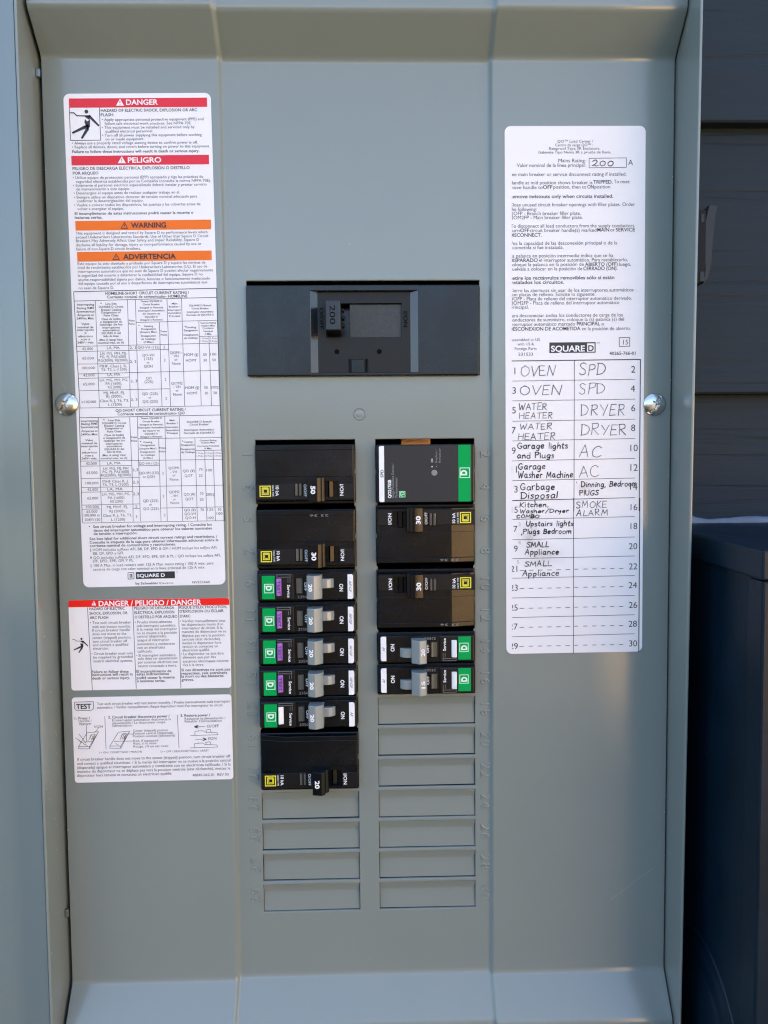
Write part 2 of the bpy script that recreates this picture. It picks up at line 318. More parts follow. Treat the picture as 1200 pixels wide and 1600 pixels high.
# ------------------------------------------------------------------ what the stickers say (mm from each sticker top left corner)
LABELS = {
 'warning': dict(W=82.6, H=280.0,
  T=[
   (34.95,-6.35,52.82,3.87,'W','DANGER'),
   (20.65,-10.08,74.71,2.17,'b','HAZARD OF ELECTRIC SHOCK, EXPLOSION OR ARC'),
   (20.55,-12.49,27.52,2.17,'b','FLASH'),
   (21.08,-15.07,78.13,2.09,'n','• Apply appropriate personal protective equipment (PPE) and'),
   (22.54,-17.25,71.23,2.09,'n','follow safe electrical work practices. See NFPA 70E.'),
   (20.91,-19.37,72.95,2.09,'n','• This equipment must be installed and serviced only by'),
   (22.76,-21.49,49.52,2.09,'n','qualified electrical personnel.'),
   (20.9,-23.7,76.86,2.1,'n','• Turn off all power supplying this equipment before working'),
   (22.67,-25.8,44.4,2.1,'n','on or inside equipment.'),
   (3.82,-27.89,74.4,2.1,'n','• Always use a properly rated voltage sensing device to confirm power is off.'),
   (3.73,-30.04,81.18,2.1,'n','• Replace all devices, doors, and covers before turning on power to this equipment.'),
   (3.78,-32.6,75.27,2.1,'b','Failure to follow these instructions will result in death or serious injury.'),
   (34.79,-38.19,53.62,3.89,'W','PELIGRO'),
   (3.54,-41.95,69.46,2.18,'b','PELIGRO DE DESCARGA ELÉCTRICA, EXPLOSIÓN O DESTELLO'),
   (3.58,-44.51,17.97,2.18,'b','POR ARQUEO'),
   (3.49,-46.94,76.95,2.1,'n','• Utilice equipo de protección personal (EPP) apropiado y siga las prácticas de'),
   (5.19,-49.1,81.18,2.1,'n','seguridad eléctrica establecidas por su Compañía (consulte la norma NFPA 70E).'),
   (3.47,-51.23,78.78,2.1,'n','• Solamente el personal eléctrico especializado deberá instalar y prestar servicio'),
   (5.25,-53.3,35.4,2.1,'n','de mantenimiento a este equipo.'),
   (3.6,-55.49,63.58,2.11,'n','• Desenergice el equipo antes de realizar cualquier trabajo en él.'),
   (3.66,-57.82,73.11,2.11,'n','• Siempre utilice un dispositivo detector de tensión nominal adecuado para'),
   (5.29,-59.86,42.74,2.11,'n','confirmar la desenergización del equipo.'),
   (3.64,-62.13,74.94,2.11,'n','• Vuelva a colocar todos los dispositivos, las puertas y las cubiertas antes de'),
   (5.34,-64.27,31.49,2.11,'n','volver a energizar el equipo.'),
   (3.75,-66.88,70.73,2.11,'b','El incumplimiento de estas instrucciones podrá causar la muerte o'),
   (3.73,-69.07,19.28,2.11,'b','lesiones serias.'),
   (35.19,-74.41,55.15,3.91,'B','WARNING'),
   (3.85,-77.85,78.39,2.11,'n','This equipment is designed and tested by Square D to performance levels which'),
   (3.76,-80.02,78.88,2.12,'n','exceed Underwriters Laboratories Standards. Use of Other than Square D Circuit'),
   (3.83,-82.08,73.48,2.12,'n','Breakers May Adversely Affect User Safety and Impair Reliability. Square D'),
   (3.81,-84.41,74.83,2.12,'n','disclaims all liability for damage, injury or non-performance caused by use or'),
   (3.79,-86.67,40.23,2.12,'n','failure of non-Square D circuit breakers.'),
   (30.16,-91.97,60.07,3.93,'B','ADVERTENCIA'),
   (4.24,-94.88,76.72,2.12,'n','Este equipo ha sido diseñado y probado por Square D y supera las normas de'),
   (4.23,-97.06,77.68,2.12,'n','nivel de rendimiento establecidos por Underwriters Laboratories (UL). El uso de'),
   (4.22,-99.25,80.92,2.12,'n','interruptores automáticos que no sean de Square D pueden afectar negativamente'),
   (4.2,-101.48,74.95,2.12,'n','la seguridad del usuario y deteriorar la confiabilidad del equipo. Square D no'),
   (4.26,-103.84,79.06,2.12,'n','asume responsabilidad alguna por daños, lesiones o funcionamiento inadecuado'),
   (4.25,-106.01,77.34,2.12,'n','del equipo causado por el uso o desperfectos de interruptores automáticos que'),
   (4.3,-108.52,24.35,2.12,'n','no sean de Square D.'),
   (19.21,-111.76,66.86,2.13,'b','HOMELINE-SHORT CIRCUIT CURRENT RATING /'),
   (20.07,-113.79,65.85,2.13,'b','Corriente nominal de cortocircuito- HOMELINE'),
   (2.9,-117.72,12.67,1.65,'b','Interrupting'),
   (2.82,-119.67,12.59,1.65,'b','Rating RMS'),
   (2.58,-121.63,12.67,1.65,'b','Symmetrical'),
   (2.82,-123.59,12.28,1.66,'b','Amperes at'),
   (2.5,-125.47,12.44,1.66,'b','240Vac Max.'),
   (4.98,-128.6,9.71,1.66,'b','Valor'),
   (2.77,-130.49,11.76,1.66,'b','nominal de'),
   (2.55,-131.98,11.86,1.66,'b','interrupción'),
   (6.5,-133.79,7.76,1.66,'b','A'),
   (2.95,-135.59,11.17,1.66,'b','eléctricos'),
   (4.38,-137.33,9.6,1.66,'b','rcm a'),
   (2.33,-139.14,11.5,1.66,'b','240V~ máx'),
   (19.14,-117.37,25.44,1.58,'b','Line Side'),
   (15.22,-119.09,29.24,1.58,'b','SQUARE D Circuit'),
   (16.49,-120.81,27.84,1.58,'b','Breaker Catalog'),
   (16.59,-122.3,27.62,1.58,'b','Designation or'),
   (17.86,-123.95,26.22,1.58,'b','Fuse Class'),
   (16.52,-125.98,27.41,1.58,'b','Clase de fusible'),
   (15.67,-127.55,28.14,1.58,'b','o designación de'),
   (15.37,-129.12,28.32,1.58,'b','catálogo de los'),
   (16.81,-130.85,26.75,1.58,'b','interruptores'),
   (16.91,-132.34,26.54,1.58,'b','automáticos'),
   (16.21,-133.99,27.11,1.58,'b','SQUARE D del'),
   (17.33,-135.64,25.86,1.58,'b','lado de línea'),
   (14.88,-137.77,28.16,1.58,'b','(Max. A rating/ Valor'),
   (14.1,-139.42,28.81,1.58,'b','nominal máx. en A)'),
   (16.16,-117.17,17.1,1.89,'b','•'),
   (31.95,-127.03,35.27,1.42,'b','Poles'),
   (31.88,-128.83,35.2,1.42,'b','Polos'),
   (38.97,-116.16,51.42,1.34,'b','Tenant: SQUARE D'),
   (40.25,-117.96,50.02,1.34,'b','Circuit Breaker'),
   (38.45,-119.76,51.7,1.34,'b','(Integral or Remote)'),
   (37.52,-121.48,52.51,1.34,'b','Interruptor Automático'),
   (39.98,-123.2,49.92,1.34,'b','del Usuario de'),
   (41.26,-125.01,48.52,1.34,'b','SQUARE D'),
   (38.44,-126.65,51.23,1.34,'b','(Integral o Remoto)'),
   (56.82,-117.68,59.97,1.34,'b','Main'),
   (55.1,-119.4,61.57,1.34,'b','Breaker /'),
   (54.57,-121.28,61.99,1.34,'b','Interruptor'),
   (54.52,-122.92,61.94,1.34,'b','Automático'),
   (55.01,-124.73,61.33,1.34,'b','Principal'),
   (37.3,-129.89,38.09,1.9,'b','•'),
   (40.52,-130.25,45.74,1.34,'b','Catalog'),
   (38.89,-131.82,47.26,1.34,'b','Designation'),
   (38.12,-133.55,47.92,1.34,'b','(Ampere Max.)'),
   (38.67,-135.75,47.21,1.34,'b','Designación'),
   (38.77,-137.49,46.99,1.34,'b','de Catálogo'),
   (40.05,-139.22,45.59,1.34,'b','(A Máx.)'),
   (49.9,-133.31,53.54,1.34,'b','Poles'),
   (49.84,-135.28,53.48,1.34,'b','Polos'),
   (66.64,-118.9,79.27,1.34,'b','SQUARE D Branch'),
   (68.01,-120.62,77.8,1.34,'b','Circuit Breaker'),
   (65.27,-122.5,80.43,1.34,'b','Interruptor Automático'),
   (65.06,-124.23,80.54,1.34,'b','Derivado de SQUARE D'),
   (63.66,-130.9,64.45,1.9,'b','•'),
   (64.29,-131.25,70.3,1.34,'b','Catalog'),
   (63.28,-132.98,71.19,1.34,'b','Designation'),
   (62.97,-135.5,71.35,1.35,'b','Designación'),
   (63.15,-137.23,71.06,1.35,'b','de Catálogo'),
   (72.74,-128.82,81.6,1.27,'b','Current Rating'),
   (73.01,-130.39,81.24,1.27,'b','Ampere Max.'),
   (73.92,-131.81,80.25,1.27,'b','Corriente'),
   (74.42,-133.54,79.65,1.27,'b','Nominal'),
   (74.93,-135.11,79.05,1.27,'b','A Máx.'),
   (72.64,-137.61,76.76,1.27,'n','1 Pole'),
   (72.59,-139.19,76.71,1.27,'n','1 Polo'),
   (77.86,-137.66,81.98,1.27,'n','2 Pole'),
   (77.82,-139.23,81.94,1.27,'n','2 Polo'),
   (4.79,-142.85,11.11,2.06,'n','42,000'),
   (19.04,-142.51,26.16,2.06,'n','LA, MA'),
   (32.02,-142.61,35.66,2.06,'n','2, 3'),
   (36.57,-142.53,48.84,2.06,'n','QO-VH (125)'),
   (51.02,-142.61,52.13,2.06,'n','2'),
   (4.73,-148.22,11.22,2.06,'n','65,000'),
   (15.04,-145.66,29.92,2.06,'n','LH, MG, MH, MJ,'),
   (14.81,-147.56,29.53,2.06,'n','PG, PJ, PA(1600)'),
   (13.94,-149.61,30.41,2.06,'n','RG(2000), RJ(2000)'),
   (31.73,-150.5,35.37,2.06,'n','2, 3'),
   (38.99,-146.95,45.8,2.06,'n','QO-VH'),
   (39.87,-149,44.78,2.06,'n','(125)'),
   (41.38,-151.06,43.12,2.06,'n','or'),
   (39.71,-153.35,44.63,2.06,'n','QOH'),
   (51.01,-149.96,52.12,2.06,'n','2'),
   (54.88,-145.75,61.69,2.06,'n','QOM1-'),
   (56.87,-147.72,59.57,2.06,'n','VH'),
   (57.28,-149.7,59.03,2.06,'n','or'),
   (55.79,-151.92,60.7,2.06,'n','None'),
   (63,-147.01,70.93,2.06,'n','HOM (§)'),
   (63.77,-150.33,69.96,2.06,'n','HOMT'),
   (73.39,-147.08,75.77,2.06,'n','50'),
   (77.99,-146.97,81.32,2.06,'n','100'),
   (73.45,-150.33,75.83,2.06,'n','30'),
   (78.53,-150.21,80.92,2.06,'n','50'),
   (4.27,-153.75,11.55,2.06,'n','100,000'),
   (14.52,-152.93,29.89,2.06,'n','MHF, Class J, R,'),
   (15.16,-154.84,29.74,2.06,'n','T6, T3, L (1200)'),
   (4.81,-157.87,11.31,2.06,'n','42,000'),
   (18.69,-157.77,25.99,2.06,'n','LA, MA'),
   (4.6,-162.95,11.11,2.06,'n','65,000'),
   (14.21,-160.86,30.24,2.06,'n','LH, MG, MH, PG,'),
   (17.46,-162.84,26.83,2.06,'n','PA (1600),'),
   (18.66,-164.91,26.12,2.06,'n','RG (2000)'),
   (31.8,-161.6,35.45,2.06,'n','2, 3'),
   (40.67,-160.09,43.84,2.06,'n','QO'),
   (39.72,-162.16,44.65,2.06,'n','(225)'),
   (51.12,-161.13,52.23,2.07,'n','2'),
   (54.94,-163.26,61.46,2.07,'n','QOM2'),
   (56.15,-165.32,60.12,2.07,'n','- VH'),
   (57.35,-167.39,59.1,2.07,'n','or'),
   (55.85,-169.62,60.78,2.07,'n','None'),
   (62.89,-165.88,70.84,2.07,'n','HOM (§)'),
   (63.82,-169.07,70.03,2.07,'n','HOMT'),
   (73.47,-165.96,75.85,2.07,'n','50'),
   (77.45,-165.84,82.06,2.07,'n','200‡'),
   (73.53,-169.22,75.92,2.07,'n','30'),
   (78.63,-169.11,81.02,2.07,'n','50'),
   (3.32,-173.12,11.58,2.07,'n','≥100,000'),
   (16.15,-168.17,28.06,2.07,'n','MJ, MHF, PJ,'),
   (17.58,-170.24,26.79,2.07,'n','RJ (2000),'),
   (13.91,-172.7,30.28,2.07,'n','Class R, J, T6, T3,'),
   (18.43,-174.86,26.23,2.07,'n','L (1200)'),
   (31.57,-172.25,35.23,2.07,'n','2, 3'),
   (38.13,-169,47.04,2.07,'n','QD (225)'),
   (41.64,-171.07,43.39,2.07,'n','or'),
   (38.13,-173.46,47.04,2.07,'n','QG (225)'),
   (51.08,-171.79,52.2,2.07,'n','2'),
   (22.52,-178.32,62.81,2.15,'b','QO-SHORT CIRCUIT CURRENT RATING /'),
   (23.56,-180.39,62.11,2.15,'b','Corriente nominal de cortocircuito- QO'),
   (2.48,-183.89,12.19,1.59,'b','Interrupting'),
   (2.57,-185.56,11.96,1.59,'b','Rating RMS'),
   (2.25,-187.4,12.13,1.59,'b','Symmetrical'),
   (2.4,-189.64,11.8,1.59,'b','Amperes at'),
   (2.16,-191.57,11.89,1.59,'b','240Vac Max.'),
   (4.66,-194.93,9.12,1.59,'b','Valor'),
   (2.35,-196.7,11.28,1.6,'b','nominal de'),
   (1.96,-198.38,11.54,1.6,'b','interrupción'),
   (6.12,-200.23,7.23,1.6,'b','A'),
   (2.37,-202,10.84,1.6,'b','eléctricos'),
   (4.22,-203.77,8.85,1.6,'b','rcm a'),
   (1.99,-205.46,10.94,1.6,'b','240V~ máx.'),
   (18.09,-183.7,24.94,1.51,'b','Line Side'),
   (14.53,-185.3,28.39,1.51,'b','SQUARE D Circuit'),
   (15.66,-186.82,27.14,1.51,'b','Breaker Catalog'),
   (16.16,-188.34,26.52,1.51,'b','Designation or'),
   (17.21,-190.1,25.34,1.51,'b','Fuse Class'),
   (15.61,-192.19,26.78,1.52,'b','Clase de fusible'),
   (14.83,-193.79,27.44,1.52,'b','o designación de'),
   (15.01,-195.39,27.14,1.52,'b','catálogo de los'),
   (16.3,-197.16,25.72,1.52,'b','interruptores'),
   (16.56,-198.6,25.34,1.52,'b','automáticos'),
   (15.22,-200.29,26.56,1.52,'b','SQUARE D del'),
   (16.68,-201.82,24.98,1.52,'b','lado de línea'),
   (13.97,-203.75,27.55,1.52,'b','(Max. A rating/ Valor'),
   (13.18,-205.52,28.2,1.52,'b','nominal máx. en A)'),
   (15.15,-183.49,16.11,1.91,'b','•'),
   (30.88,-193.58,34.23,1.44,'b','Poles'),
   (30.8,-195.67,34.16,1.44,'b','Polos'),
   (36.69,-182.79,48.8,1.35,'b','Tenant: SQUARE D'),
   (37.74,-184.63,47.62,1.36,'b','Circuit Breaker'),
   (36.08,-186.47,49.16,1.36,'b','(Integral or Remote)'),
   (35.07,-188.15,50.06,1.36,'b','Interruptor Automático'),
   (37.63,-189.99,47.36,1.36,'b','del Usuario de'),
   (38.69,-191.76,46.19,1.36,'b','SQUARE D'),
   (36.07,-193.44,48.69,1.36,'b','(Integral o Remoto)'),
   (53.3,-184.19,56.33,1.36,'b','Main'),
   (51.57,-185.95,57.95,1.36,'b','Breaker /'),
   (51.02,-188.11,58.36,1.36,'b','Interruptor'),
   (50.96,-189.87,58.31,1.36,'b','Automático'),
   (51.55,-191.55,57.61,1.36,'b','Principal'),
   (63.16,-185.3,77.37,1.44,'b','SQUARE D Branch'),
   (64.71,-186.9,75.72,1.44,'b','Circuit Breaker'),
   (61.5,-189.94,78.75,1.44,'b','Interruptor Automático'),
   (61.29,-191.71,78.86,1.44,'b','Derivado de SQUARE D'),
   (35.73,-196.35,36.53,1.92,'b','•'),
   (37.8,-196.55,42.91,1.36,'b','Catalog'),
   (36.14,-198.32,44.45,1.36,'b','Designation'),
   (35.35,-200.24,45.1,1.36,'b','(Ampere Max.)'),
   (35.92,-202.17,44.4,1.36,'b','Designación'),
   (36.02,-203.94,44.18,1.36,'b','de Catálogo'),
   (37.32,-205.72,42.76,1.36,'b','(A Máx.)'),
   (46.79,-200.01,50.31,1.36,'b','Poles'),
   (46.72,-202.1,50.24,1.36,'b','Polos'),
   (59.86,-196.43,60.66,1.92,'b','•'),
   (60.97,-196.78,66.08,1.36,'b','Catalog'),
   (59.63,-198.55,67.31,1.36,'b','Designation'),
   (59.16,-200.96,67.63,1.36,'b','Designación'),
   (59.42,-202.73,67.26,1.36,'b','de Catálogo'),
   (70.18,-196.09,79.94,1.28,'b','Current Rating'),
   (70.86,-197.38,79.18,1.28,'b','Ampere Max.'),
   (68.73,-199.31,81.2,1.28,'b','Corriente Nominal'),
   (72.6,-200.75,77.24,1.28,'b','A Máx.'),
   (68.2,-203.44,72.2,1.28,'n','1 Pole'),
   (68.15,-205.05,72.15,1.28,'n','1 Polo'),
   (73.32,-203.5,77.32,1.28,'n','2 Pole'),
   (73.28,-205.11,77.28,1.28,'n','2 Polo'),
   (78.45,-203.55,82.45,1.28,'n','3 Pole'),
   (78.4,-205.16,82.4,1.28,'n','3 Polo'),
   (4.34,-208.61,10.58,2.08,'n','42,000'),
   (16.5,-208.58,24.33,2.08,'n','LA, MA'),
   (34.8,-209.1,46,2.08,'n','QO-VH (125)'),
   (4.45,-213.93,10.69,2.08,'n','65,000'),
   (14.14,-211.65,28.54,2.08,'n','LH, MG, MJ, MH'),
   (13.74,-213.59,28.95,2.08,'n','PG, PJ, PA(1600)'),
   (12.79,-215.53,29.76,2.08,'n','RG(2000), RJ(2000)'),
   (30.82,-212.73,34.19,2.08,'n','2,3'),
   (34.84,-214.59,46.06,2.08,'n','QO-VH (125)'),
   (36.77,-216.85,43.5,2.08,'n','or QOH'),
   (47.81,-214.92,48.93,2.08,'n','2'),
   (51.68,-211.99,57.76,2.08,'n','QOM1'),
   (52.8,-214.25,56.49,2.08,'n','- VH'),
   (53.94,-216.2,55.71,2.08,'n','or'),
   (52.26,-218.62,57.23,2.08,'n','None'),
   (59.87,-213.86,66.76,2.08,'n','QO (¥)'),
   (60.91,-216.61,65.56,2.08,'n','QOT'),
   (69.03,-213.12,71.28,2.08,'n','70'),
   (68.92,-216.68,71.17,2.09,'n','20'),
   (73.51,-213.66,76.87,2.08,'n','100'),
   (3.72,-219.91,11.09,2.08,'n','100,000'),
   (13.53,-219.08,28.43,2.08,'n','MHF Class R, J,'),
   (13.45,-221.02,28.36,2.08,'n','T6, T3, L (1200)'),
   (30.81,-219.85,34.17,2.08,'n','2,3'),
   (4.53,-223.63,10.78,2.08,'n','42,000'),
   (16.08,-223.61,24.9,2.08,'n','LA, MA'),
   (4.33,-228.66,10.59,2.08,'n','65,000'),
   (12.92,-226.53,29.12,2.09,'n','LH, MG, MH, PG,'),
   (16.21,-228.64,25.67,2.09,'n','PA (1600)'),
   (17.49,-230.75,24.87,2.09,'n','RG (2000)'),
   (30.72,-226.65,34.09,2.09,'n','2,3'),
   (36.36,-230.8,45.19,2.09,'n','QD (225)'),
   (39.82,-232.91,41.58,2.09,'n','or'),
   (36.36,-235.35,45.2,2.09,'n','QG (225)'),
   (47.61,-228.19,48.73,2.09,'n','2'),
   (51.54,-225.91,57.64,2.09,'n','QOM2'),
   (52.67,-228.18,56.36,2.09,'n','- VH'),
   (53.73,-230.13,55.5,2.09,'n','or'),
   (52.22,-232.24,57.2,2.09,'n','None'),
   (60,-227.46,66.59,2.09,'n','QO (¥)'),
   (60.88,-230.22,65.54,2.09,'n','QOT'),
   (69.17,-227.21,71.42,2.09,'n','70'),
   (69.07,-230.62,71.32,2.09,'n','20'),
   (72.85,-227.75,77.68,2.09,'n','200‡'),
   (3.49,-233.69,10.71,2.09,'n','100,000'),
   (15.44,-234,27.32,2.09,'n','MJ, MHF, PJ,'),
   (31.7,-233.95,32.75,2.09,'n','2'),
   (3.54,-236.45,9.8,2.09,'n','65,000'),
   (1.92,-238.56,11.24,2.09,'n','100,000 at'),
   (2.3,-241.17,11.3,2.09,'n','208Y/120'),
   (16.87,-236.44,26.03,2.09,'n','RJ (2000),'),
   (13,-238.88,29.71,2.09,'n','Class R, J, T6, T3,'),
   (17.65,-241.33,25.53,2.09,'n','L (1200)'),
   (31.57,-239.81,32.62,2.09,'n','3'),
   (47.8,-239.33,48.93,2.09,'n','3'),
   (59.96,-236.56,66.56,2.09,'n','QO (¥)'),
   (60.05,-238.84,66.65,2.09,'n','QO-VH'),
   (60.46,-241.13,66.42,2.09,'n','QO-H'),
   (69.13,-236.64,71.38,2.09,'n','70'),
   (73.48,-236.53,76.86,2.09,'n','125'),
   (79.2,-236.58,81.45,2.09,'n','30'),
   (78.72,-239.03,82.11,2.09,'n','100'),
   (73.5,-241.42,76.88,2.09,'n','100'),
   (4.47,-245.02,5.33,2.08,'b','•'),
   (6.99,-245.24,75.73,2.08,'b','See circuit breaker for voltage and interrupting rating. / Consulte los'),
   (7.16,-247.44,75.67,2.08,'b','datos del interruptor automático para obtener los valores nominales'),
   (7.16,-249.4,32.47,2.08,'b','de tensión e interrupción.'),
   (4.63,-252.28,78.74,2.08,'b','See box label for additional short circuit current ratings and restrictions. /'),
   (4.63,-254.4,79.29,2.08,'b','Consulte la etiqueta de la caja para obtener información adicional sobre la'),
   (4.63,-256.38,54.37,2.08,'b','corriente nominal de cortocircuito y restricciones.'),
   (4.62,-258.81,78.47,2.17,'n','§ HOM includes suffixes AFI, BB, DF, EPD & GFI / HOM incluye los sufijos AFI,'),
   (6.35,-260.98,24.15,2.17,'n','BB, DF, EPD y GFI.'),
   (4.44,-263.41,80.26,2.17,'n','¥ QO includes suffixes AFI, DF, EPD, EPE, GFI & PL / QO incluye los sufijos AFI,'),
   (6.17,-265.43,29.55,2.17,'n','DF, EPD, EPE, GFI Y PL'),
   (4.43,-267.98,75.95,2.18,'n','‡ 100 A Max. in load centers with 125 A Max. mains rating / 100 A máx. para'),
   (6.08,-270.27,71.09,2.18,'n','centros de carga con valor nominal en la línea principal de 125 A máx.'),
   (31.31,-274.62,47.51,2.61,'W','SQUARE D'),
   (53.86,-272.58,55.25,0.87,'n','™'),
   (30.29,-278.94,43.53,1.92,'b','by Schneider'),
   (44.24,-278.98,52.26,1.74,'n','Electric'),
   (63.25,-278.95,73.55,1.92,'n','NVE52660'),
  ],
  L=[(3.12,-7.52,3.05,-25.67,0.35),(3.05,-25.67,19.96,-25.63,0.35),(19.96,-25.63,19.9,-7.48,0.35),(1.34,-109.85,82.56,-108.81,0.4),(1.44,-115.08,82.57,-113.97,0.3),(1.34,-109.85,2.24,-175.94,0.35),(82.56,-108.81,82.58,-175.75,0.35),(13.41,-114.95,13.38,-175.89,0.25),(31.69,-114.79,31.13,-175.74,0.25),(36.18,-114.67,35.75,-175.7,0.25),(54.16,-114.51,54.14,-175.64,0.25),(62.45,-114.27,62.26,-175.64,0.25),(49.39,-127.48,49.2,-175.67,0.25),(71.92,-127.04,71.74,-175.81,0.25),(77.36,-136.06,77.72,-175.71,0.25),(35.88,-127.6,53.97,-127.44,0.25),(53.98,-127.28,82.6,-126.98,0.25),(71.89,-136.01,82.43,-135.95,0.25),(1.48,-140.74,82.39,-139.97,0.25),(1.75,-143.66,54.17,-143.19,0.25),(13.33,-150.87,31.33,-150.64,0.25),(1.85,-150.77,13.73,-150.8,0.25),(1.78,-156.39,82.43,-155.55,0.25),(2.15,-159.01,31.51,-158.56,0.25),(2.02,-165.99,53.83,-165.6,0.25),(2.09,-175.86,82.58,-175.75,0.25),(1.54,-181.43,83.07,-181.1,0.3),(1.78,-175.53,0.9,-242.08,0.35),(82.66,-175.83,83.06,-242.48,0.35),(12.52,-181.54,12.15,-241.96,0.25),(30.44,-181.39,30.73,-221.93,0.25),(30.73,-221.93,30.25,-242.07,0.25),(34.82,-181.44,34.43,-241.95,0.25),(50.61,-181.27,49.96,-242.12,0.25),(58.9,-181.19,58.9,-242.22,0.25),(46.67,-194.04,46.34,-242.08,0.25),(67.52,-194.09,67.43,-242.31,0.25),(72.89,-201.7,72.91,-242.37,0.25),(77.78,-201.75,77.9,-242.42,0.25),(34.54,-194,50.75,-194,0.25),(50.75,-194,83.11,-194.08,0.25),(67.7,-201.49,83.07,-201.4,0.25),(1.55,-206.37,83.24,-206.8,0.25),(1.44,-209.27,30.78,-209.41,0.25),(34.62,-209.69,46.63,-209.57,0.25),(1.54,-216.45,34.78,-216.47,0.25),(1.49,-221.63,83.31,-221.75,0.25),(1.38,-224.38,30.48,-224.36,0.25),(1.31,-231.84,34.47,-231.78,0.25),(1.21,-234.27,11.57,-234.22,0.25),(30.2,-234.5,34.38,-234.3,0.25),(46.6,-234.43,82.96,-234.41,0.25),(1.13,-242.25,83.22,-242.48,0.25),(26.1,-271.9,29.5,-271.85,0.35),(29.5,-271.85,29.54,-275.48,0.35),(29.54,-275.48,26.05,-275.62,0.35),(26.05,-275.62,26.1,-271.9,0.35)],
  R=[(3.01,-2.63,80.44,-7.72,'red'),(3.08,-34.17,80.53,-39.44,'red'),(3.84,-70.24,80.58,-75.61,'orange'),(4.14,-87.54,80.4,-92.95,'orange'),(30.64,-271.59,53.32,-275.67,'black'),(27.03,-272.7,28.61,-274.76,'black'),(27.54,-273.07,28.01,-274.4,'white')],
  P=[]),
 'danger': dict(W=93.7, H=53.6,
  T=[
   (17.59,-3.68,77.32,4.05,'W','DANGER / PELIGRO / DANGER'),
   (11.94,-6.01,32.55,2.15,'b','HAZARD OF ELECTRIC'),
   (12.02,-8.69,34.16,2.15,'b','SHOCK, EXPLOSION, OR'),
   (12.11,-11.23,22.85,2.15,'b','ARC FLASH'),
   (38.05,-6.03,61.44,2.16,'b','PELIGRO DE DESCARGA'),
   (38.13,-8.6,61.35,2.16,'b','ELÉCTRICA, EXPLOSIÓN'),
   (38.22,-11.29,63.14,2.16,'b','O DESTELLO POR ARQUEO'),
   (64.44,-5.98,92.28,2.17,'b',"RISQUE D'ÉLECTROCUTION,"),
   (64.53,-8.35,90.19,2.17,'b',"D'EXPLOSION OU ÉCLAIR"),
   (64.6,-11.19,70.74,2.17,'b',"D'ARC"),
   (12.19,-14.22,36.03,2.15,'n','• Test each circuit breaker'),
   (13.36,-16.62,35.76,2.15,'n','with test button monthly.'),
   (13.28,-18.72,35.15,2.15,'n','If circuit breaker handle'),
   (13.39,-20.9,33.09,2.15,'n','does not move to the'),
   (13.31,-23.13,35.89,2.15,'n','center (tripped) position,'),
   (13.41,-25.31,33.47,2.15,'n','turn circuit breaker off'),
   (13.34,-27.42,33.94,2.15,'n','and contact a qualified'),
   (13.35,-29.5,22.74,2.15,'n','electrician.'),
   (12.44,-32.58,36.62,2.15,'n','• Circuit breaker must only'),
   (13.44,-34.69,36.37,2.15,'n','be supplied by grounded'),
   (13.45,-36.98,36.46,2.15,'n','neutral electrical systems.'),
   (38.2,-14.29,59.79,2.16,'n','• Prueba mensualmente'),
   (39.2,-16.44,62.23,2.16,'n','cada interruptor automático.'),
   (39.21,-18.56,62.69,2.16,'n','Si la manija del interruptor'),
   (39.22,-20.77,62.61,2.16,'n','no se mueve a la posición'),
   (39.24,-22.73,56.41,2.16,'n','central (disparada),'),
   (39.25,-24.95,57.95,2.16,'n','apague el interruptor'),
   (39.26,-27.28,61.11,2.16,'n','automático y contáctese'),
   (39.27,-29.42,55.44,2.16,'n','con un electricista'),
   (39.27,-31.63,47.99,2.16,'n','calificado.'),
   (38.56,-34.07,61.4,2.16,'n','• El interruptor automático'),
   (39.39,-35.93,62.41,2.16,'n','solo debe ser suministrado'),
   (39.4,-38.14,62.51,2.16,'n','por sistemas eléctricos con'),
   (39.41,-40.33,62.06,2.16,'n','neutro conectado a tierra.'),
   (64.5,-14.08,91.06,2.17,'n','• Vérifiez mensuellement tous'),
   (65.51,-16.19,89.71,2.17,'n',"les disjoncteurs munis d'un"),
   (65.52,-18.31,89.27,2.17,'n','interrupteur de circuit. Si la'),
   (65.53,-20.45,91.36,2.17,'n','manette du disjoncteur ne se'),
   (65.53,-22.74,90.37,2.17,'n','déplace pas vers la position'),
   (65.54,-24.93,88.11,2.17,'n','centrale (état déclenché),'),
   (65.55,-27.14,88.39,2.17,'n','mettez le disjoncteur hors'),
   (65.56,-29.24,86.32,2.17,'n','tension et contactez un'),
   (65.57,-31.39,81.54,2.17,'n','électricien qualifié.'),
   (64.68,-33.59,89.59,2.17,'n','• Le disjoncteur ne doit être'),
   (65.59,-35.66,84.99,2.17,'n','alimenté que par des'),
   (65.6,-38.05,92.31,2.17,'n','systèmes électriques neutres'),
   (65.6,-40.18,77.95,2.16,'n','mis à la terre.'),
   (12.33,-43.44,33.72,2.15,'b','Failure to follow these'),
   (12.36,-45.12,35.99,2.15,'b','instructions will result in'),
   (12.38,-47.21,34.3,2.15,'b','death or serious injury.'),
   (38.31,-43.59,58.7,2.16,'b','El incumplimiento de'),
   (38.34,-45.22,57.2,2.16,'b','estas instrucciones'),
   (38.35,-47.37,60.54,2.16,'b','podrá causar la muerte'),
   (38.37,-49.32,55.07,2.16,'b','o lesiones serias.'),
   (64.5,-43.2,93.2,2.17,'b','Si ces directives ne sont pas'),
   (64.52,-45.2,91.5,2.17,'b','respectées, cela entraînera'),
   (64.54,-47.01,89.26,2.17,'b','la mort ou des blessures'),
   (64.55,-49.01,71.84,2.16,'b','graves.'),
  ],
  L=[(11,-4.4,12.23,-53.71,0.3),(37.31,-3.84,37.86,-53.23,0.3),(63.89,-3.46,64.03,-53.14,0.3)],
  R=[(-0.21,-0.13,-0.31,-4.16,'bright')],
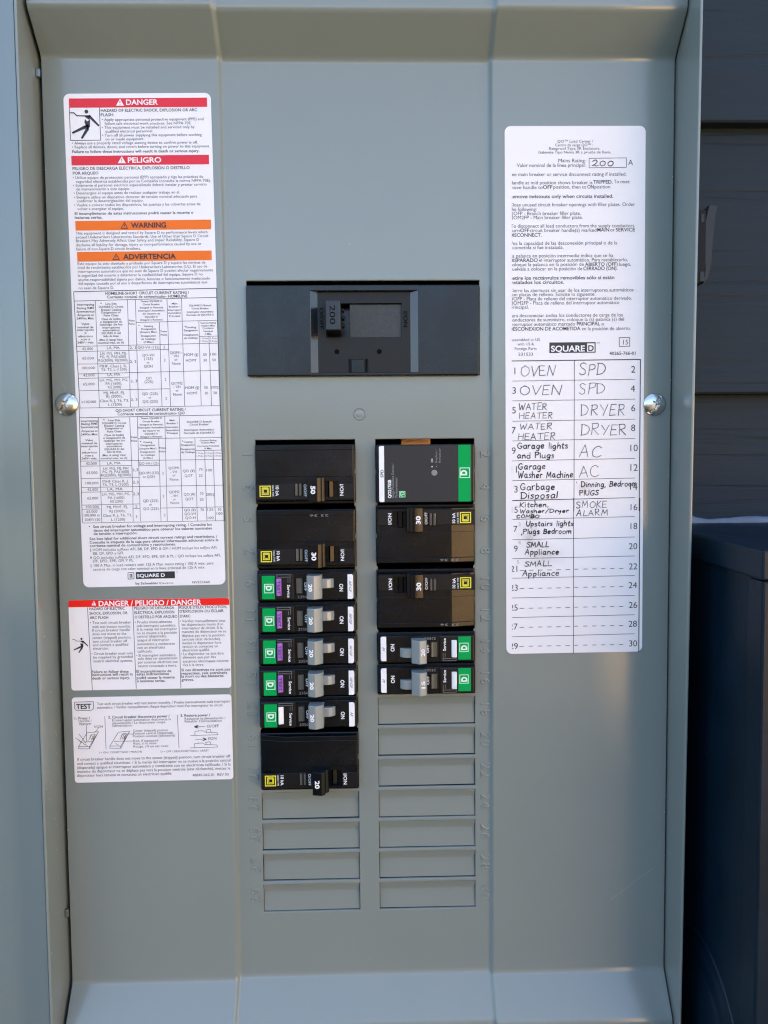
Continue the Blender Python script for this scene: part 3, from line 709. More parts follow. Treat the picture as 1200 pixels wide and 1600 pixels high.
  P=[]),
 'test': dict(W=93.5, H=51.3,
  T=[
   (2.51,-6.84,11.3,4.11,'B','TEST'),
   (14.62,-4.82,92.85,2.16,'n','Test each circuit breaker with test button monthly. / Pruebe mensualmente cada interruptor'),
   (14.52,-6.99,88.6,2.16,'n',"automático. / Vérifier mensuellement chaque disjoncteur muni d'un interrupteur de circuit."),
   (1.3,-13.19,10.27,2.15,'b','1. Press /'),
   (3.47,-14.77,11.13,1.96,'n','Oprima /'),
   (3.59,-16.41,11.06,1.96,'n','Appuyer'),
   (20.97,-12.96,56.94,2.15,'b','2. Circuit breaker disconnects power /'),
   (23.14,-14.74,57.61,1.97,'n','El interruptor automático desconecta la'),
   (23.16,-16.44,54.34,1.97,'n','alimentación / Le disjoncteur coupe'),
   (23.07,-18.02,34.77,1.97,'n',"l'alimentation"),
   (63.36,-12.84,80.83,2.16,'b','3. Restore power /'),
   (65.72,-14.72,89.77,1.97,'n','Restaurar la alimentación /'),
   (65.74,-16.34,87.44,1.97,'n',"Rétablir l'alimentation"),
   (12.67,-18.35,17.53,1.87,'n','I/ON'),
   (78.64,-19.68,85.78,2.35,'n','O/OFF'),
   (79.23,-27.11,84.11,2.35,'n','I/ON'),
   (35.21,-21.25,55.63,1.87,'n','Center (tripped) position'),
   (35.13,-22.93,58.74,1.87,'n','Posición central (disparada)'),
   (35.06,-24.59,59.79,1.87,'n','Position centrale (déclenché)'),
   (35.3,-27.36,49.72,1.87,'n','Red, if equipped'),
   (35.23,-28.98,48.71,1.87,'n','Rojo, si lo tiene'),
   (35.15,-30.81,55.56,1.87,'n',"Rouge, s'il en est muni"),
   (14.98,-33.92,40.04,1.59,'n','I = ON / CONECTADO / MARCHE'),
   (50.94,-34.13,79.44,1.59,'n','O = OFF / DESCONECTADO / ARRÊT'),
   (1.94,-37.99,92.01,2.34,'n','If circuit breaker handle does not move to the center (tripped) position, turn circuit breaker off'),
   (1.83,-40.5,92.08,2.34,'n','and contact a qualified electrician. / Si la manija del interruptor no se mueve a la posición central'),
   (1.73,-42.91,92.15,2.34,'n','(disparada) apague el interruptor automático y contáctese con un electricista calificado. / Si la'),
   (1.62,-45.32,91.85,2.34,'n','manette du disjoncteur ne se déplace pas vers la position centrale (état déclenché), mettez le'),
   (1.49,-47.75,57.38,2.34,'n','disjoncteur hors tension et contactez un électricien qualifié.'),
   (69.38,-49.01,90.77,2.16,'n','48840-062-01  REV 03'),
  ],
  L=[(1.56,-2.74,12.61,-2.63,0.3),(12.61,-2.63,12.62,-6.69,0.3),(12.62,-6.69,11.26,-7.82,0.3),(11.26,-7.82,2.83,-7.9,0.3),(2.83,-7.9,1.58,-6.71,0.3),(1.58,-6.71,1.56,-2.74,0.3),(18.96,-11.49,19.01,-31.38,0.25),(61.53,-11.6,61.91,-31.72,0.25),(8.05,-16.81,7.8,-26.84,0.25),(15.49,-17.97,12.53,-21.37,0.25),(35.69,-22.74,29.16,-22.18,0.25),(35.51,-26.79,28.95,-26.81,0.25),(71.9,-19.03,77.54,-18.98,0.25),(71.73,-26.57,75.86,-26.67,0.25),(3.01,-29.42,8.23,-21.26,0.25),(8.23,-21.26,14.99,-20.66,0.25),(14.99,-20.66,9.3,-30.93,0.25),(9.3,-30.93,2.95,-30.77,0.25),(2.95,-30.77,3.01,-29.42,0.25),(3.01,-29.42,9.36,-29.58,0.25),(9.36,-29.58,9.3,-30.93,0.25),(5.56,-26.79,11.37,-26.55,0.25),(9.36,-29.58,14.99,-20.66,0.25),(8.96,-25.91,10.42,-22.67,0.25),(10.42,-22.67,13.05,-22.35,0.25),(13.05,-22.35,11.4,-25.78,0.25),(9.93,-23.04,10.76,-25.47,0.25),(10.76,-25.47,12.46,-22.91,0.25),(10.62,-22.29,11.99,-25.02,0.25),(6.44,-27.97,8.26,-29.17,0.25),(21.34,-29.51,26.57,-21.34,0.25),(26.57,-21.34,33.34,-20.75,0.25),(33.34,-20.75,27.63,-31.02,0.25),(27.63,-31.02,21.28,-30.86,0.25),(21.28,-30.86,21.34,-29.51,0.25),(21.34,-29.51,27.7,-29.68,0.25),(27.7,-29.68,27.63,-31.02,0.25),(23.89,-26.87,29.7,-26.64,0.25),(27.7,-29.68,33.34,-20.75,0.25),(27.3,-26,28.76,-22.75,0.25),(28.76,-22.75,31.39,-22.43,0.25),(31.39,-22.43,29.74,-25.87,0.25),(28.27,-23.13,29.1,-25.56,0.25),(29.1,-25.56,30.81,-23,0.25),(28.96,-22.37,30.34,-25.11,0.25),(24.77,-28.06,26.59,-29.26,0.25),(3.53,-21.91,7.39,-27.6,0.25),(1.19,-24.16,3.19,-25.37,0.25),(3.19,-25.37,6.98,-28.56,0.25),(3.19,-25.37,4.6,-27.34,0.25),(68.83,-24.27,85.2,-24.11,0.25),(71.48,-24.05,71.58,-21.73,0.25),(71.58,-21.73,76.48,-21.47,0.25),(76.48,-21.47,77.57,-22.46,0.25),(77.57,-22.46,84.51,-22.83,0.25),(84.51,-22.83,85.2,-24.11,0.25),(78.5,-22.48,78.01,-21.12,0.25),(78.01,-21.12,80.65,-20.8,0.25),(80.65,-20.8,81.13,-22.55,0.25),(73.66,-21.59,73.69,-21.01,0.25),(68.49,-31.7,84.85,-31.55,0.25),(71.13,-31.48,71.24,-29.16,0.25),(71.24,-29.16,76.13,-28.9,0.25),(76.13,-28.9,77.22,-29.9,0.25),(77.22,-29.9,84.16,-30.27,0.25),(84.16,-30.27,84.85,-31.55,0.25),(78.15,-29.92,77.66,-28.56,0.25),(77.66,-28.56,80.3,-28.24,0.25),(80.3,-28.24,80.78,-29.99,0.25),(73.31,-29.02,73.34,-28.44,0.25),(71.34,-19.01,73.62,-18.3,0.6),(71.34,-19.01,73.55,-19.84,0.6),(78.12,-26.73,76.09,-25.9,0.6),(78.12,-26.73,76.02,-27.45,0.6)],
  R=[],
  P=[]),
 'directory': dict(W=81.4, H=305.8,
  T=[
   (30.36,-9.31,50.93,2.07,'n','QO™ Load Center /'),
   (29.08,-11.39,50.93,2.07,'n','Centro de carga QO™ :'),
   (25.57,-13.32,55.09,2.07,'n','Rainproof Type 3R Enclosure.'),
   (19.36,-15.4,61.35,2.08,'n','Gabinete Tipo Nema 3R a prueba de lluvia.'),
   (30.97,-20.34,46.62,2.8,'n','Mains Rating:'),
   (6.93,-22.92,46.62,2.79,'n','Valor nominal de la línea principal:'),
   (71.32,-22.05,74.22,4.18,'n','A'),
   (2.77,-28,70.38,2.72,'n','See main breaker or service disconnect rating if installed.'),
   (2.74,-32.66,50.63,2.71,'n','Handle at mid position shows breaker is'),
   (51.11,-32.39,62.35,2.73,'b','TRIPPED.'),
   (63.16,-32.22,72.49,2.74,'n','To reset:'),
   (2.88,-35.3,21.83,2.71,'n','move handle to'),
   (21.99,-35.21,27.42,2.71,'b','OFF'),
   (28.05,-35.13,47.1,2.72,'n','position, then to'),
   (47.74,-35.12,51.43,2.73,'b','ON'),
   (51.91,-35.11,61.56,2.73,'n','position.'),
   (2.68,-40.41,62.7,2.72,'b','Remove twistouts only when circuits installed.'),
   (2.65,-45.07,75.45,2.73,'n','Close unused circuit breaker openings with filler plates. Order'),
   (2.95,-47.63,18.26,2.71,'n','the following:'),
   (2.61,-49.97,43.89,2.72,'n','QOFP - Branch breaker filler plate.'),
   (2.6,-52.3,45.01,2.72,'n','QOM2FP - Main breaker filler plate.'),
   (3.2,-57.08,75.02,2.73,'n','To disconnect all load conductors from the supply conductors'),
   (3.03,-59.53,8.45,2.71,'n','turn'),
   (8.77,-59.54,14.05,2.72,'b','OFF'),
   (14.53,-59.57,53.07,2.73,'n','circuit breaker handle(s) marked'),
   (53.55,-59.45,60.49,2.74,'b','MAIN'),
   (61.13,-59.46,63.72,2.75,'n','or'),
   (64.36,-59.47,75.52,2.75,'b','SERVICE'),
   (2.69,-62.19,21.24,2.72,'b','DISCONNECT.'),
   (2.82,-66.84,65.19,2.73,'n','Vea la capacidad de las desconexión principal o de la'),
   (2.96,-69.23,33.9,2.73,'n','acometida si fue instalada.'),
   (2.93,-73.98,62.95,2.74,'n','La palanca en posición intermedia indica que se ha'),
   (2.59,-76.5,18.94,2.72,'b','DISPARADO'),
   (19.74,-76.45,71.38,2.74,'n','el interruptor automático. Para restablecerlo,'),
   (2.89,-78.9,45.82,2.73,'n','coloque la palanca en la posición de'),
   (46.46,-79.01,65.55,2.75,'b','ABIERTO (OFF)'),
   (66.36,-79.06,73.34,2.76,'n','luego,'),
   (2.71,-81.41,44.85,2.73,'n','vuelvala a colocar en la posición de'),
   (45.49,-81.37,65.4,2.75,'b','CERRADO (ON).'),
   (2.36,-86.57,63.63,2.74,'b','Retire los rectángulos removibles sólo si están'),
   (2.66,-89.02,34.18,2.73,'b','instalados los circuitos.'),
   (2.47,-93.7,74.87,2.75,'n','Cierre las aberturas sin usar de los interruptores automáticos'),
   (2.93,-96.01,52.46,2.74,'n','con placas de relleno. Solicite lo siguiente:'),
   (2.44,-98.44,73.91,2.75,'n','QOFP - Placa de relleno del interruptor automático derivado.'),
   (2.42,-100.88,66.6,2.75,'n','QOM2FP - Placa de relleno del interruptor automático'),
   (2.88,-103.17,13.66,2.74,'n','principal.'),
   (2.53,-108.02,68.74,2.75,'n','Para desconectar todos los conductores de carga de los'),
   (2.83,-110.48,69.4,2.75,'n','conductores de suministro, coloque la (s) palanca (s) del'),
   (2.82,-113.01,40.78,2.75,'n','interruptor automático marcado'),
   (41.76,-113.04,55.4,2.76,'b','PRINCIPAL'),
   (56.21,-113.1,57.68,2.77,'n','o'),
   (2.31,-115.72,43.87,2.75,'b','DESCONEXION DE ACOMETIDA'),
   (44.68,-115.82,73.34,2.77,'n','en la posición de abierto.'),
   (2.76,-121.75,20.19,2.18,'n','Assembled in US'),
   (7.09,-124.22,16.62,2.18,'n','with US &'),
   (5.46,-126.77,18.23,2.18,'n','Foreign Parts'),
   (7.54,-130.12,16.11,2.43,'n','231533'),
   (26.65,-127.94,46.46,4.55,'W','SQUARE'),
   (48.42,-127.73,51.67,4.4,'B','D'),
   (53.46,-123.85,55.25,1.3,'n','™'),
   (67.65,-124.22,71.9,3.76,'n','15'),
   (60.97,-130.14,76.35,2.53,'b','40265-766-01'),
   (3.78,-140.71,5.76,5.23,'n','1'),
   (3.7,-152.07,6.05,5.24,'n','3'),
   (3.63,-163.46,5.98,5.25,'n','5'),
   (3.55,-175.16,5.91,5.26,'n','7'),
   (3.47,-187.09,5.83,5.27,'n','9'),
   (2.85,-198.06,6.49,5.28,'n','11'),
   (2.77,-209.72,6.96,5.29,'n','13'),
   (74.07,-140.51,76.26,5.31,'n','2'),
   (73.93,-151.66,76.13,5.31,'n','4'),
   (73.98,-162.95,76.37,5.32,'n','6'),
   (74.04,-174.55,76.43,5.33,'n','8'),
   (73.17,-186.38,77.96,5.34,'n','10'),
   (73.22,-197.89,78.02,5.35,'n','12'),
   (73.26,-209.07,77.89,5.36,'n','14'),
   (2.55,-221.64,6.98,4.91,'n','15'),
   (2.48,-232.99,6.74,4.92,'n','17'),
   (2.4,-244.7,6.84,4.93,'n','19'),
   (2.32,-256.63,6.6,4.94,'n','21'),
   (2.24,-267.93,6.86,4.95,'n','23'),
   (2.16,-279.78,6.79,4.96,'n','25'),
   (2.08,-291.16,6.72,4.97,'n','27'),
   (2,-302.92,6.81,4.98,'n','29'),
   (73.29,-221.1,77.95,4.98,'n','16'),
   (73.34,-232.36,78,4.99,'n','18'),
   (73.23,-244.31,78.06,5,'n','20'),
   (73.11,-256.32,78.12,5.01,'n','22'),
   (73.16,-267.53,78.01,5.02,'n','24'),
   (73.21,-279.45,78.24,5.03,'n','26'),
   (73.26,-290.75,78.13,5.04,'n','28'),
   (73.31,-302.59,78.35,5.05,'n','30'),
  ],
  L=[(48.7,-18.16,70.42,-17.95,0.3),(70.42,-17.95,70.36,-23.29,0.3),(70.36,-23.29,48.7,-23.49,0.3),(48.7,-23.49,48.7,-18.16,0.3),(66.66,-120.19,72.78,-120.08,0.35),(72.78,-120.08,72.89,-125.2,0.35),(72.89,-125.2,66.76,-125.39,0.35),(66.76,-125.39,66.66,-120.19,0.35),(3.65,-133.13,79.24,-132.92,0.55),(79.24,-132.92,79.06,-221.64,0.55),(4.11,-144.72,76.28,-144.38,0.3),(4.04,-156.18,76.34,-155.92,0.3),(3.96,-168.03,76.39,-167.59,0.3),(3.88,-179.48,76.45,-178.93,0.3),(3.8,-191.15,76.5,-190.59,0.3),(3.73,-202.78,76.56,-202.12,0.3),(3.65,-214.35,76.61,-213.68,0.3),(40.35,-132.93,40.27,-220.95,0.35),(41.76,-203.75,41.94,-204.85,0.3),(3.91,-214.58,76.42,-213.69,0.3),(3.84,-225.57,76.47,-224.92,0.3),(3.76,-237.59,76.53,-237.02,0.3),(3.68,-248.82,76.58,-248.33,0.3),(3.61,-260.43,76.64,-260.02,0.3),(3.53,-272.24,76.69,-271.91,0.3),(3.45,-283.93,76.75,-283.52,0.3),(3.37,-295.5,76.8,-295,0.3),(40.04,-213.4,40.12,-306.22,0.35),(79.41,-214.07,79.38,-306.07,0.55),(8.09,-255.87,10.72,-255.85,0.35),(13.53,-255.87,16.17,-255.84,0.35),(18.98,-255.87,21.62,-255.84,0.35),(24.43,-255.86,27.08,-255.84,0.35),(29.89,-255.86,32.54,-255.83,0.35),(35.36,-255.85,38.01,-255.83,0.35),(40.66,-255.68,42.82,-255.65,0.35),(45.97,-255.68,48.46,-255.65,0.35),(51.29,-255.68,53.78,-255.65,0.35),(56.61,-255.67,59.11,-255.64,0.35),(61.94,-255.67,64.44,-255.64,0.35),(67.27,-255.66,69.77,-255.63,0.35),(8.02,-266.68,10.66,-266.65,0.35),(13.47,-266.68,16.12,-266.66,0.35),(18.93,-266.68,21.58,-266.66,0.35),(24.39,-266.68,27.04,-266.66,0.35),(29.86,-266.68,32.52,-266.66,0.35),(35.34,-266.69,37.99,-266.66,0.35),(40.65,-266.52,42.81,-266.49,0.35),(45.97,-266.52,48.47,-266.5,0.35),(51.3,-266.52,53.79,-266.5,0.35),(56.63,-266.53,59.13,-266.5,0.35),(61.96,-266.53,64.47,-266.5,0.35),(67.31,-266.53,69.81,-266.5,0.35),(7.95,-278.52,10.6,-278.5,0.35),(13.41,-278.53,16.06,-278.51,0.35),(18.88,-278.54,21.53,-278.52,0.35),(24.35,-278.55,27.01,-278.52,0.35),(29.83,-278.55,32.49,-278.53,0.35),(35.32,-278.56,37.98,-278.54,0.35),(40.64,-278.4,42.81,-278.37,0.35),(45.97,-278.41,48.47,-278.38,0.35),(51.31,-278.42,53.81,-278.39,0.35),(56.65,-278.42,59.15,-278.4,0.35),(61.99,-278.43,64.5,-278.41,0.35),(67.34,-278.44,69.85,-278.42,0.35),(7.88,-289.9,10.54,-289.89,0.35),(13.35,-289.92,16.01,-289.9,0.35),(18.83,-289.93,21.49,-289.92,0.35),(24.31,-289.95,26.97,-289.93,0.35),(29.8,-289.96,32.47,-289.94,0.35),(35.3,-289.98,37.96,-289.96,0.35),(40.63,-289.82,42.8,-289.79,0.35),(45.97,-289.83,48.47,-289.81,0.35),(51.31,-289.85,53.82,-289.83,0.35),(56.67,-289.86,59.17,-289.84,0.35),(62.02,-289.88,64.53,-289.85,0.35),(67.38,-289.89,69.9,-289.87,0.35),(7.82,-301.33,10.47,-301.31,0.35),(13.3,-301.35,15.96,-301.33,0.35),(18.78,-301.37,21.45,-301.35,0.35),(24.28,-301.39,26.94,-301.37,0.35),(29.77,-301.41,32.44,-301.4,0.35),(35.28,-301.43,37.95,-301.42,0.35),(40.62,-301.28,42.79,-301.25,0.35),(45.97,-301.3,48.48,-301.28,0.35),(51.32,-301.32,53.84,-301.3,0.35),(56.68,-301.34,59.2,-301.32,0.35),(62.05,-301.36,64.57,-301.34,0.35),(67.42,-301.38,69.94,-301.36,0.35)],
  R=[(25.69,-122.66,52.82,-128.72,'black'),(47.77,-123.4,52.16,-128.23,'white')],
  P=[(50.46,-22.39,62.81,3.52,'200'),(9.01,-141.84,28.91,5.6,'OVEN'),(8.58,-152.6,32.33,5.61,'OVEN'),(7.62,-161.52,24.13,3.98,'WATER'),(8.14,-166.59,27.57,3.63,'HEATER'),(8.28,-172.9,27,3.45,'WATER'),(7.34,-178.78,29.17,3.81,'HEATER'),(6.94,-184.16,36.47,3.45,'Garage lights'),(6.91,-189.73,28.41,3.27,'and Plugs'),(7.41,-196.23,23.28,3.64,'Garage'),(7.2,-201.27,39.56,3.64,'Washer Machine'),(8.62,-208.31,28.73,3.83,'Garbage'),(8.77,-213.44,30.36,3.84,'Disposal'),(43.25,-141.61,58,6.55,'SPD'),(43.25,-152.39,58.02,6.37,'SPD'),(44.16,-165.27,70.32,6.21,'DRYER'),(44.15,-176.59,71.1,6.22,'DRYER'),(43.41,-189.47,55.89,6.96,'AC'),(43.41,-200.95,54.62,6.42,'AC'),(44.51,-206.99,77.51,3.12,'Dinning, Bedroom'),(43.59,-211.93,54.82,3.13,'PlUGS'),(8.15,-218.41,25.05,2.87,'Kitchen,'),(8.12,-221.96,37.06,2.38,'Washer/Dryer'),(6.3,-224.83,19.44,1.89,'COMBO'),(12.02,-229.76,39.69,2.96,'Upstairs lights'),(9.04,-234.34,38.53,2.96,',Plugs Bedroom'),(12.12,-242.18,25.3,2.96,'SMALL'),(11.11,-246.53,31.24,3.13,'Appliance'),(10.9,-253.45,26.92,2.97,'SMALL'),(9.72,-259.3,31.37,3.3,'Appliance'),(41.68,-219.34,59.53,3.79,'SMOKE'),(41.68,-223.96,60.37,3.63,'ALARM')]),
}

# ================================================================== the setting
FENCE_Y = 4200
g = MB(); g.add([(-40000, -40000, -BASE_Z), (40000, -40000, -BASE_Z), (40000, 20000, -BASE_Z), (-40000, 20000, -BASE_Z)], [(0, 1, 2, 3)])
gr = g.build('ground', GROUND, smooth=0, loc=(0, 0, BASE_Z)); tag(gr, kind='structure')

wall = thing('house_wall', 'dark blue grey lap siding wall behind the grey electrical panel', 'wall', (0, 78, -BASE_Z))
EXPO = 180.3
b0 = MB()
LX0, LX1 = -9000, 2650
# board: lower edge proud, upper edge tucked behind the next; profile in (y, z) with z = 0 at the lower edge
b0.extr([(-9, 1.2), (-8, 0), (1, 0), (9, EXPO + 28), (2.4, EXPO + 28), (-9, 1.8)], LX0, LX1, 'x')
zb = 50.2 - EXPO * 8
first = None; k = 0
while zb < 4500:
    if first is None:
        first = b0.build('siding_board', SIDING, wall, smooth=0); o = first
    else:
        o = first.copy(); COL.objects.link(o)
    o.location = (random.uniform(-.4, .4), 0, (zb + BASE_Z) * MM); zb += EXPO
sh = MB().box(LX0, LX1, 12, 60, 0, 6150).build('sheathing', INSIDE, wall, smooth=0)

# unseen fence, added opposite the wall for the glossy paint to mirror
yard = thing('reflection_fence', 'cedar board fence across the side yard opposite the house wall', 'fence', (0, -FENCE_Y, -BASE_Z))
fb = None
for i in range(94):
    if fb is None: fb = MB().box(-119, 119, -11, 11, 0, 2000, 3, 1).build('reflection_board', FENCE, yard, smooth=0); o = fb
    else: o = fb.copy(); COL.objects.link(o)
    o.location = ((-9000 + i * 240) * MM, random.uniform(-.004, .004), random.uniform(-.01, .01))

# ================================================================== the electrical panel
panel = thing('electrical_panel', 'grey steel electrical load center with open door and white stickers', 'electrical panel', (0, 0, 0))
ZT, ZB = 330.0, -420.0
RIM = 0.7
def side_wall(x_in, sgn, yt, yb):
    t = 1.6; m = MB()
    x0, x1 = (x_in - t, x_in) if sgn < 0 else (x_in, x_in + t)
    m.hexa([(x0, 76, ZB), (x1, 76, ZB), (x1, 76, ZT), (x0, 76, ZT), (x0, yb, ZB), (x1, yb, ZB), (x1, yt, ZT), (x0, yt, ZT)], .7, 3)
    return m
side_wall(-182.6, -1, -22.6, -23).build('side_wall', PAINT, panel)
rw = side_wall(180.1, 1, -31.5, -19.0).build('side_wall', PAINT, panel)
MB().box(-182.4, 179.9, 72, 74, ZB, ZT).build('back_plate', INSIDE, panel)
MB().box(-182.4, 179.9, -15, 72, ZB - 1.6, ZB - .1).build('end_wall', PAINT, panel)
MB().box(-182.4, 179.9, -15, 72, ZT + .1, ZT + 1.6).build('end_wall', PAINT, panel)

# ---- dead front cover
OPEN = [(-68.2, 66.9, 55.4, 110.0)]
PITCH = 19.0; TOP = 18.4
LX, RX = (-64.8, -6.5), (5.5, 63.8)
def row_top(k): return TOP - PITCH * k
OPEN.append((LX[0], LX[1], row_top(11), TOP)); OPEN.append((RX[0], RX[1], row_top(8), TOP))
cells = [(LX, k) for k in range(11, 15)] + [(RX, k) for k in range(8, 15)]
FILL = []
for (xr, k) in cells:
    z0 = row_top(k + 1); z1 = z0 + 16.8
    FILL.append((xr[0], xr[1], z0, z1)); OPEN.append((xr[0], xr[1], z0, z1))
def sp(t, r=2.0): return 0 if t <= -r else (t if t >= r else (t + r) ** 2 / (4 * r))
def sm(t): t = max(0, min(1, t)); return t * t * (3 - 2 * t)
def cover_y(x, z):
    y = 2.5 * (sm((x + 82.0) / 3.0) - sm((x - 71.8) / 3.0))
    y -= (17 / 19) * (sp(z - 233.5) - sp(z - 252.0))
    y -= (14 / 22) * (sp(-306 - z) - sp(-328.5 - z))
    return y
xs = {-180.2, 179.2, -130, 130, -35, 34, -100, 100}
for a in range(9): xs.add(-82.6 + a * .525); xs.add(71.2 + a * .525)
zs = {ZT - 1, ZB + 1, -290, -220, -160, -100, -60, 20, 80, 130, 180, 215}
for c in (233.5, 252.0, -306, -328.5):
    for a in range(-4, 5): zs.add(c + a * .5)
for o in OPEN: xs |= {o[0], o[1], o[0] - .95, o[1] + .95}; zs |= {o[2], o[3], o[2] - .95, o[3] + .95}
def uniq(s):
    out = []
    for v in sorted(s):
        if not out or v - out[-1] > .02: out.append(v)
    return out
xs, zs = uniq(xs), uniq(zs)
bm = bmesh.new(); gv = {}
def V(i, j):
    if (i, j) not in gv: gv[(i, j)] = bm.verts.new((xs[i], cover_y(xs[i], zs[j]), zs[j]))
    return gv[(i, j)]
for i in range(len(xs) - 1):
    for j in range(len(zs) - 1):
        cx, cz = (xs[i] + xs[i + 1]) / 2, (zs[j] + zs[j + 1]) / 2
        if any(a < cx < b and c < cz < d for a, b, c, d in OPEN): continue
        bm.faces.new((V(i, j), V(i + 1, j), V(i + 1, j + 1), V(i, j + 1)))
be = [e for e in bm.edges if e.is_boundary]
r = bmesh.ops.extrude_edge_only(bm, edges=be)
for v in [q for q in r['geom'] if isinstance(q, bmesh.types.BMVert)]: v.co.y += 1.4
bmesh.ops.recalc_face_normals(bm, faces=bm.faces[:])
bmesh.ops.bevel(bm, geom=[e for e in be if e.is_valid], offset=.5, segments=3, profile=.5, affect='EDGES', clamp_overlap=True)
cov = MB().bm(bm)
# small break-out tabs left along the breaker openings
for xr, n in ((LX, 11), (RX, 8)):
    for k in range(1, n):
        z = row_top(k)
        for x, s in ((xr[0], 1), (xr[1], -1)):
            cov.extr([(x - s * .1, z + 1.5), (x + s * .75, z + .55), (x + s * .75, z - .55), (x - s * .1, z - 1.5)], 2.62, 3.7, 'y')
cover = cov.build('cover', PAINT, panel, smooth=28)

# ---- knock-out plates closing the unused spaces
fm = None
for (x0, x1, z0, z1) in FILL:
    if fm is None:
        H = z1 - z0; W = x1 - x0
        pr = [(2.56, .1), (2.7, -.3), (3.1, -1.2), (4.2, -4.1), (4.42, -4.9), (4.45, -5.6), (4.3, -8.5), (3.9, -13.5), (3.75, -H + .5), (4.7, -H + .5), (5.2, -8), (5.5, -4.9), (4.2, -.4), (3.4, .1)]
        m = MB().extr([(a, b) for a, b in pr], -W / 2 + .27, W / 2 - .27, 'x')
        fm = m.build('knockout_plate', PLATE, panel, smooth=50); o = fm
    else: o = fm.copy(); COL.objects.link(o)
    o.location = ((x0 + x1) / 2 * MM, 0, z1 * MM)
    o.rotation_euler = (R(random.uniform(-.9, .9)), 0, R(random.uniform(-.4, .4)))

# ---- embossed space numbers
for k in range(15):
    for side in (0, 1):
        n = str(2 * k + 1 + side); zc = row_top(k) - 9.5 + (1.2 if side == 0 else 0)
        q = bpy.data.curves.new('tmpn', 'FONT'); q.body = n; q.size = 8.2; q.align_x = 'CENTER'; q.extrude = .1; q.bevel_depth = .38; q.bevel_resolution = 1; q.resolution_u = 3; q.offset = -.22
        q.space_character = 1.25
        t = bpy.data.objects.new('tmpn', q); COL.objects.link(t)
        me = bpy.data.meshes.new_from_object(t); bpy.data.objects.remove(t); bpy.data.curves.remove(q)
        a = R(90) if side == 0 else R(-90); ca, sa = math.cos(a), math.sin(a)
        xb = -66.6 if side == 0 else 67.3
        for v in me.vertices:
            x, y, z = v.co; v.co = ((xb + x * ca - y * sa) * MM, (2.45 - z * .95) * MM, (zc + x * sa + y * ca) * MM)
        me.materials.clear(); me.materials.append(PAINT); me.name = 'slot_number'
        me.polygons.foreach_set('use_smooth', [True] * len(me.polygons)); me.set_sharp_from_angle(angle=R(40))
        o = bpy.data.objects.new('slot_number', me); COL.objects.link(o); o.parent = panel

# ---- round knock-out dimple
def lathe(mb, prof, cx, cz, n=32, mi=0):
    vs = []; fs = []
    for (r_, y_) in prof:
        for i in range(n): a = 2 * math.pi * i / n; vs.append((cx + r_ * math.cos(a), y_, cz + r_ * math.sin(a)))
    for q in range(len(prof) - 1):
        for i in range(n): j = (i + 1) % n; fs.append((q * n + i, q * n + j, (q + 1) * n + j, (q + 1) * n + i))
    fs.append(tuple(range((len(prof) - 1) * n, len(prof) * n)))
    return mb.add(vs, fs, mi)
lathe(MB(), [(3.7, 2.55), (3.6, 2.2), (3.3, 2.05), (3.05, 2.3), (2.8, 2.5), (2.4, 2.35), (.4, 2.3)], -3.5, 33.1).build('round_knockout', PAINT, panel, smooth=60)

# ---- cover screws with a slotted cross recess
def screw(x, z, rot, label):
    nr, na = 34, 96; Rr = 6.8; vs = []; fs = []
    def hgt(px, pz):
        r_ = math.hypot(px, pz); h = 2.9 * math.sqrt(max(0, 1 - (r_ / Rr) ** 2.1))
        ca, sa = math.cos(rot), math.sin(rot); u = px * ca + pz * sa; w = -px * sa + pz * ca
        d = 0
        if abs(w) < 1.05 and abs(u) < 6.3: d = 1.5 * min(1, (1.05 - abs(w)) / .25)
        ph = 1.9 if r_ < 2.4 and (abs(w) < .9 or abs(u) < .9) else 0
        if r_ < 1.1: ph = 2.4
        d = max(d, ph)
        return -(max(h - d, .2))
    vs.append((x, hgt(0, 0), z))
    for i in range(1, nr + 1):
        r_ = Rr * (i / nr) ** .92
        for j in range(na):
            a = 2 * math.pi * j / na; px, pz = r_ * math.cos(a), r_ * math.sin(a); vs.append((x + px, hgt(px, pz) if i < nr else .2, z + pz))
    for j in range(na): fs.append((0, 1 + (j + 1) % na, 1 + j))
    for i in range(nr - 1):
        for j in range(na):
            a, b = 1 + i * na + j, 1 + i * na + (j + 1) % na; fs.append((a, b, b + na, a + na))
    m = MB(); m.add(vs, fs)
    s = m.build('cover_screw', ZINC, panel, smooth=38); s['label'] = label
    return s
screw(-171.9, 39.7, R(52), 'zinc slotted cross screw at the left cover edge')
screw(169.4, 37.3, R(57), 'zinc slotted cross screw beside the circuit directory')

# ---- open door at the left
dr = MB()
dr.extr([(-185.2, -20.6), (-186.2, -20.2), (-205, -5.5), (-214, -1.5), (-500, 44), (-500, 46), (-214, 1.2), (-204, -3.2), (-186.6, -17.6), (-185.2, -18.6)], ZB + 4, ZT - 4, 'z')
door = dr.build('door', PAINT, panel, smooth=24)
# hinge tabs that show in the gap
for z in (224, -262): MB().box(-182.4, -180.3, -2.2, -.6, z - 2.2, z + 2.2, .3).build('hinge_tab', GALV, panel)

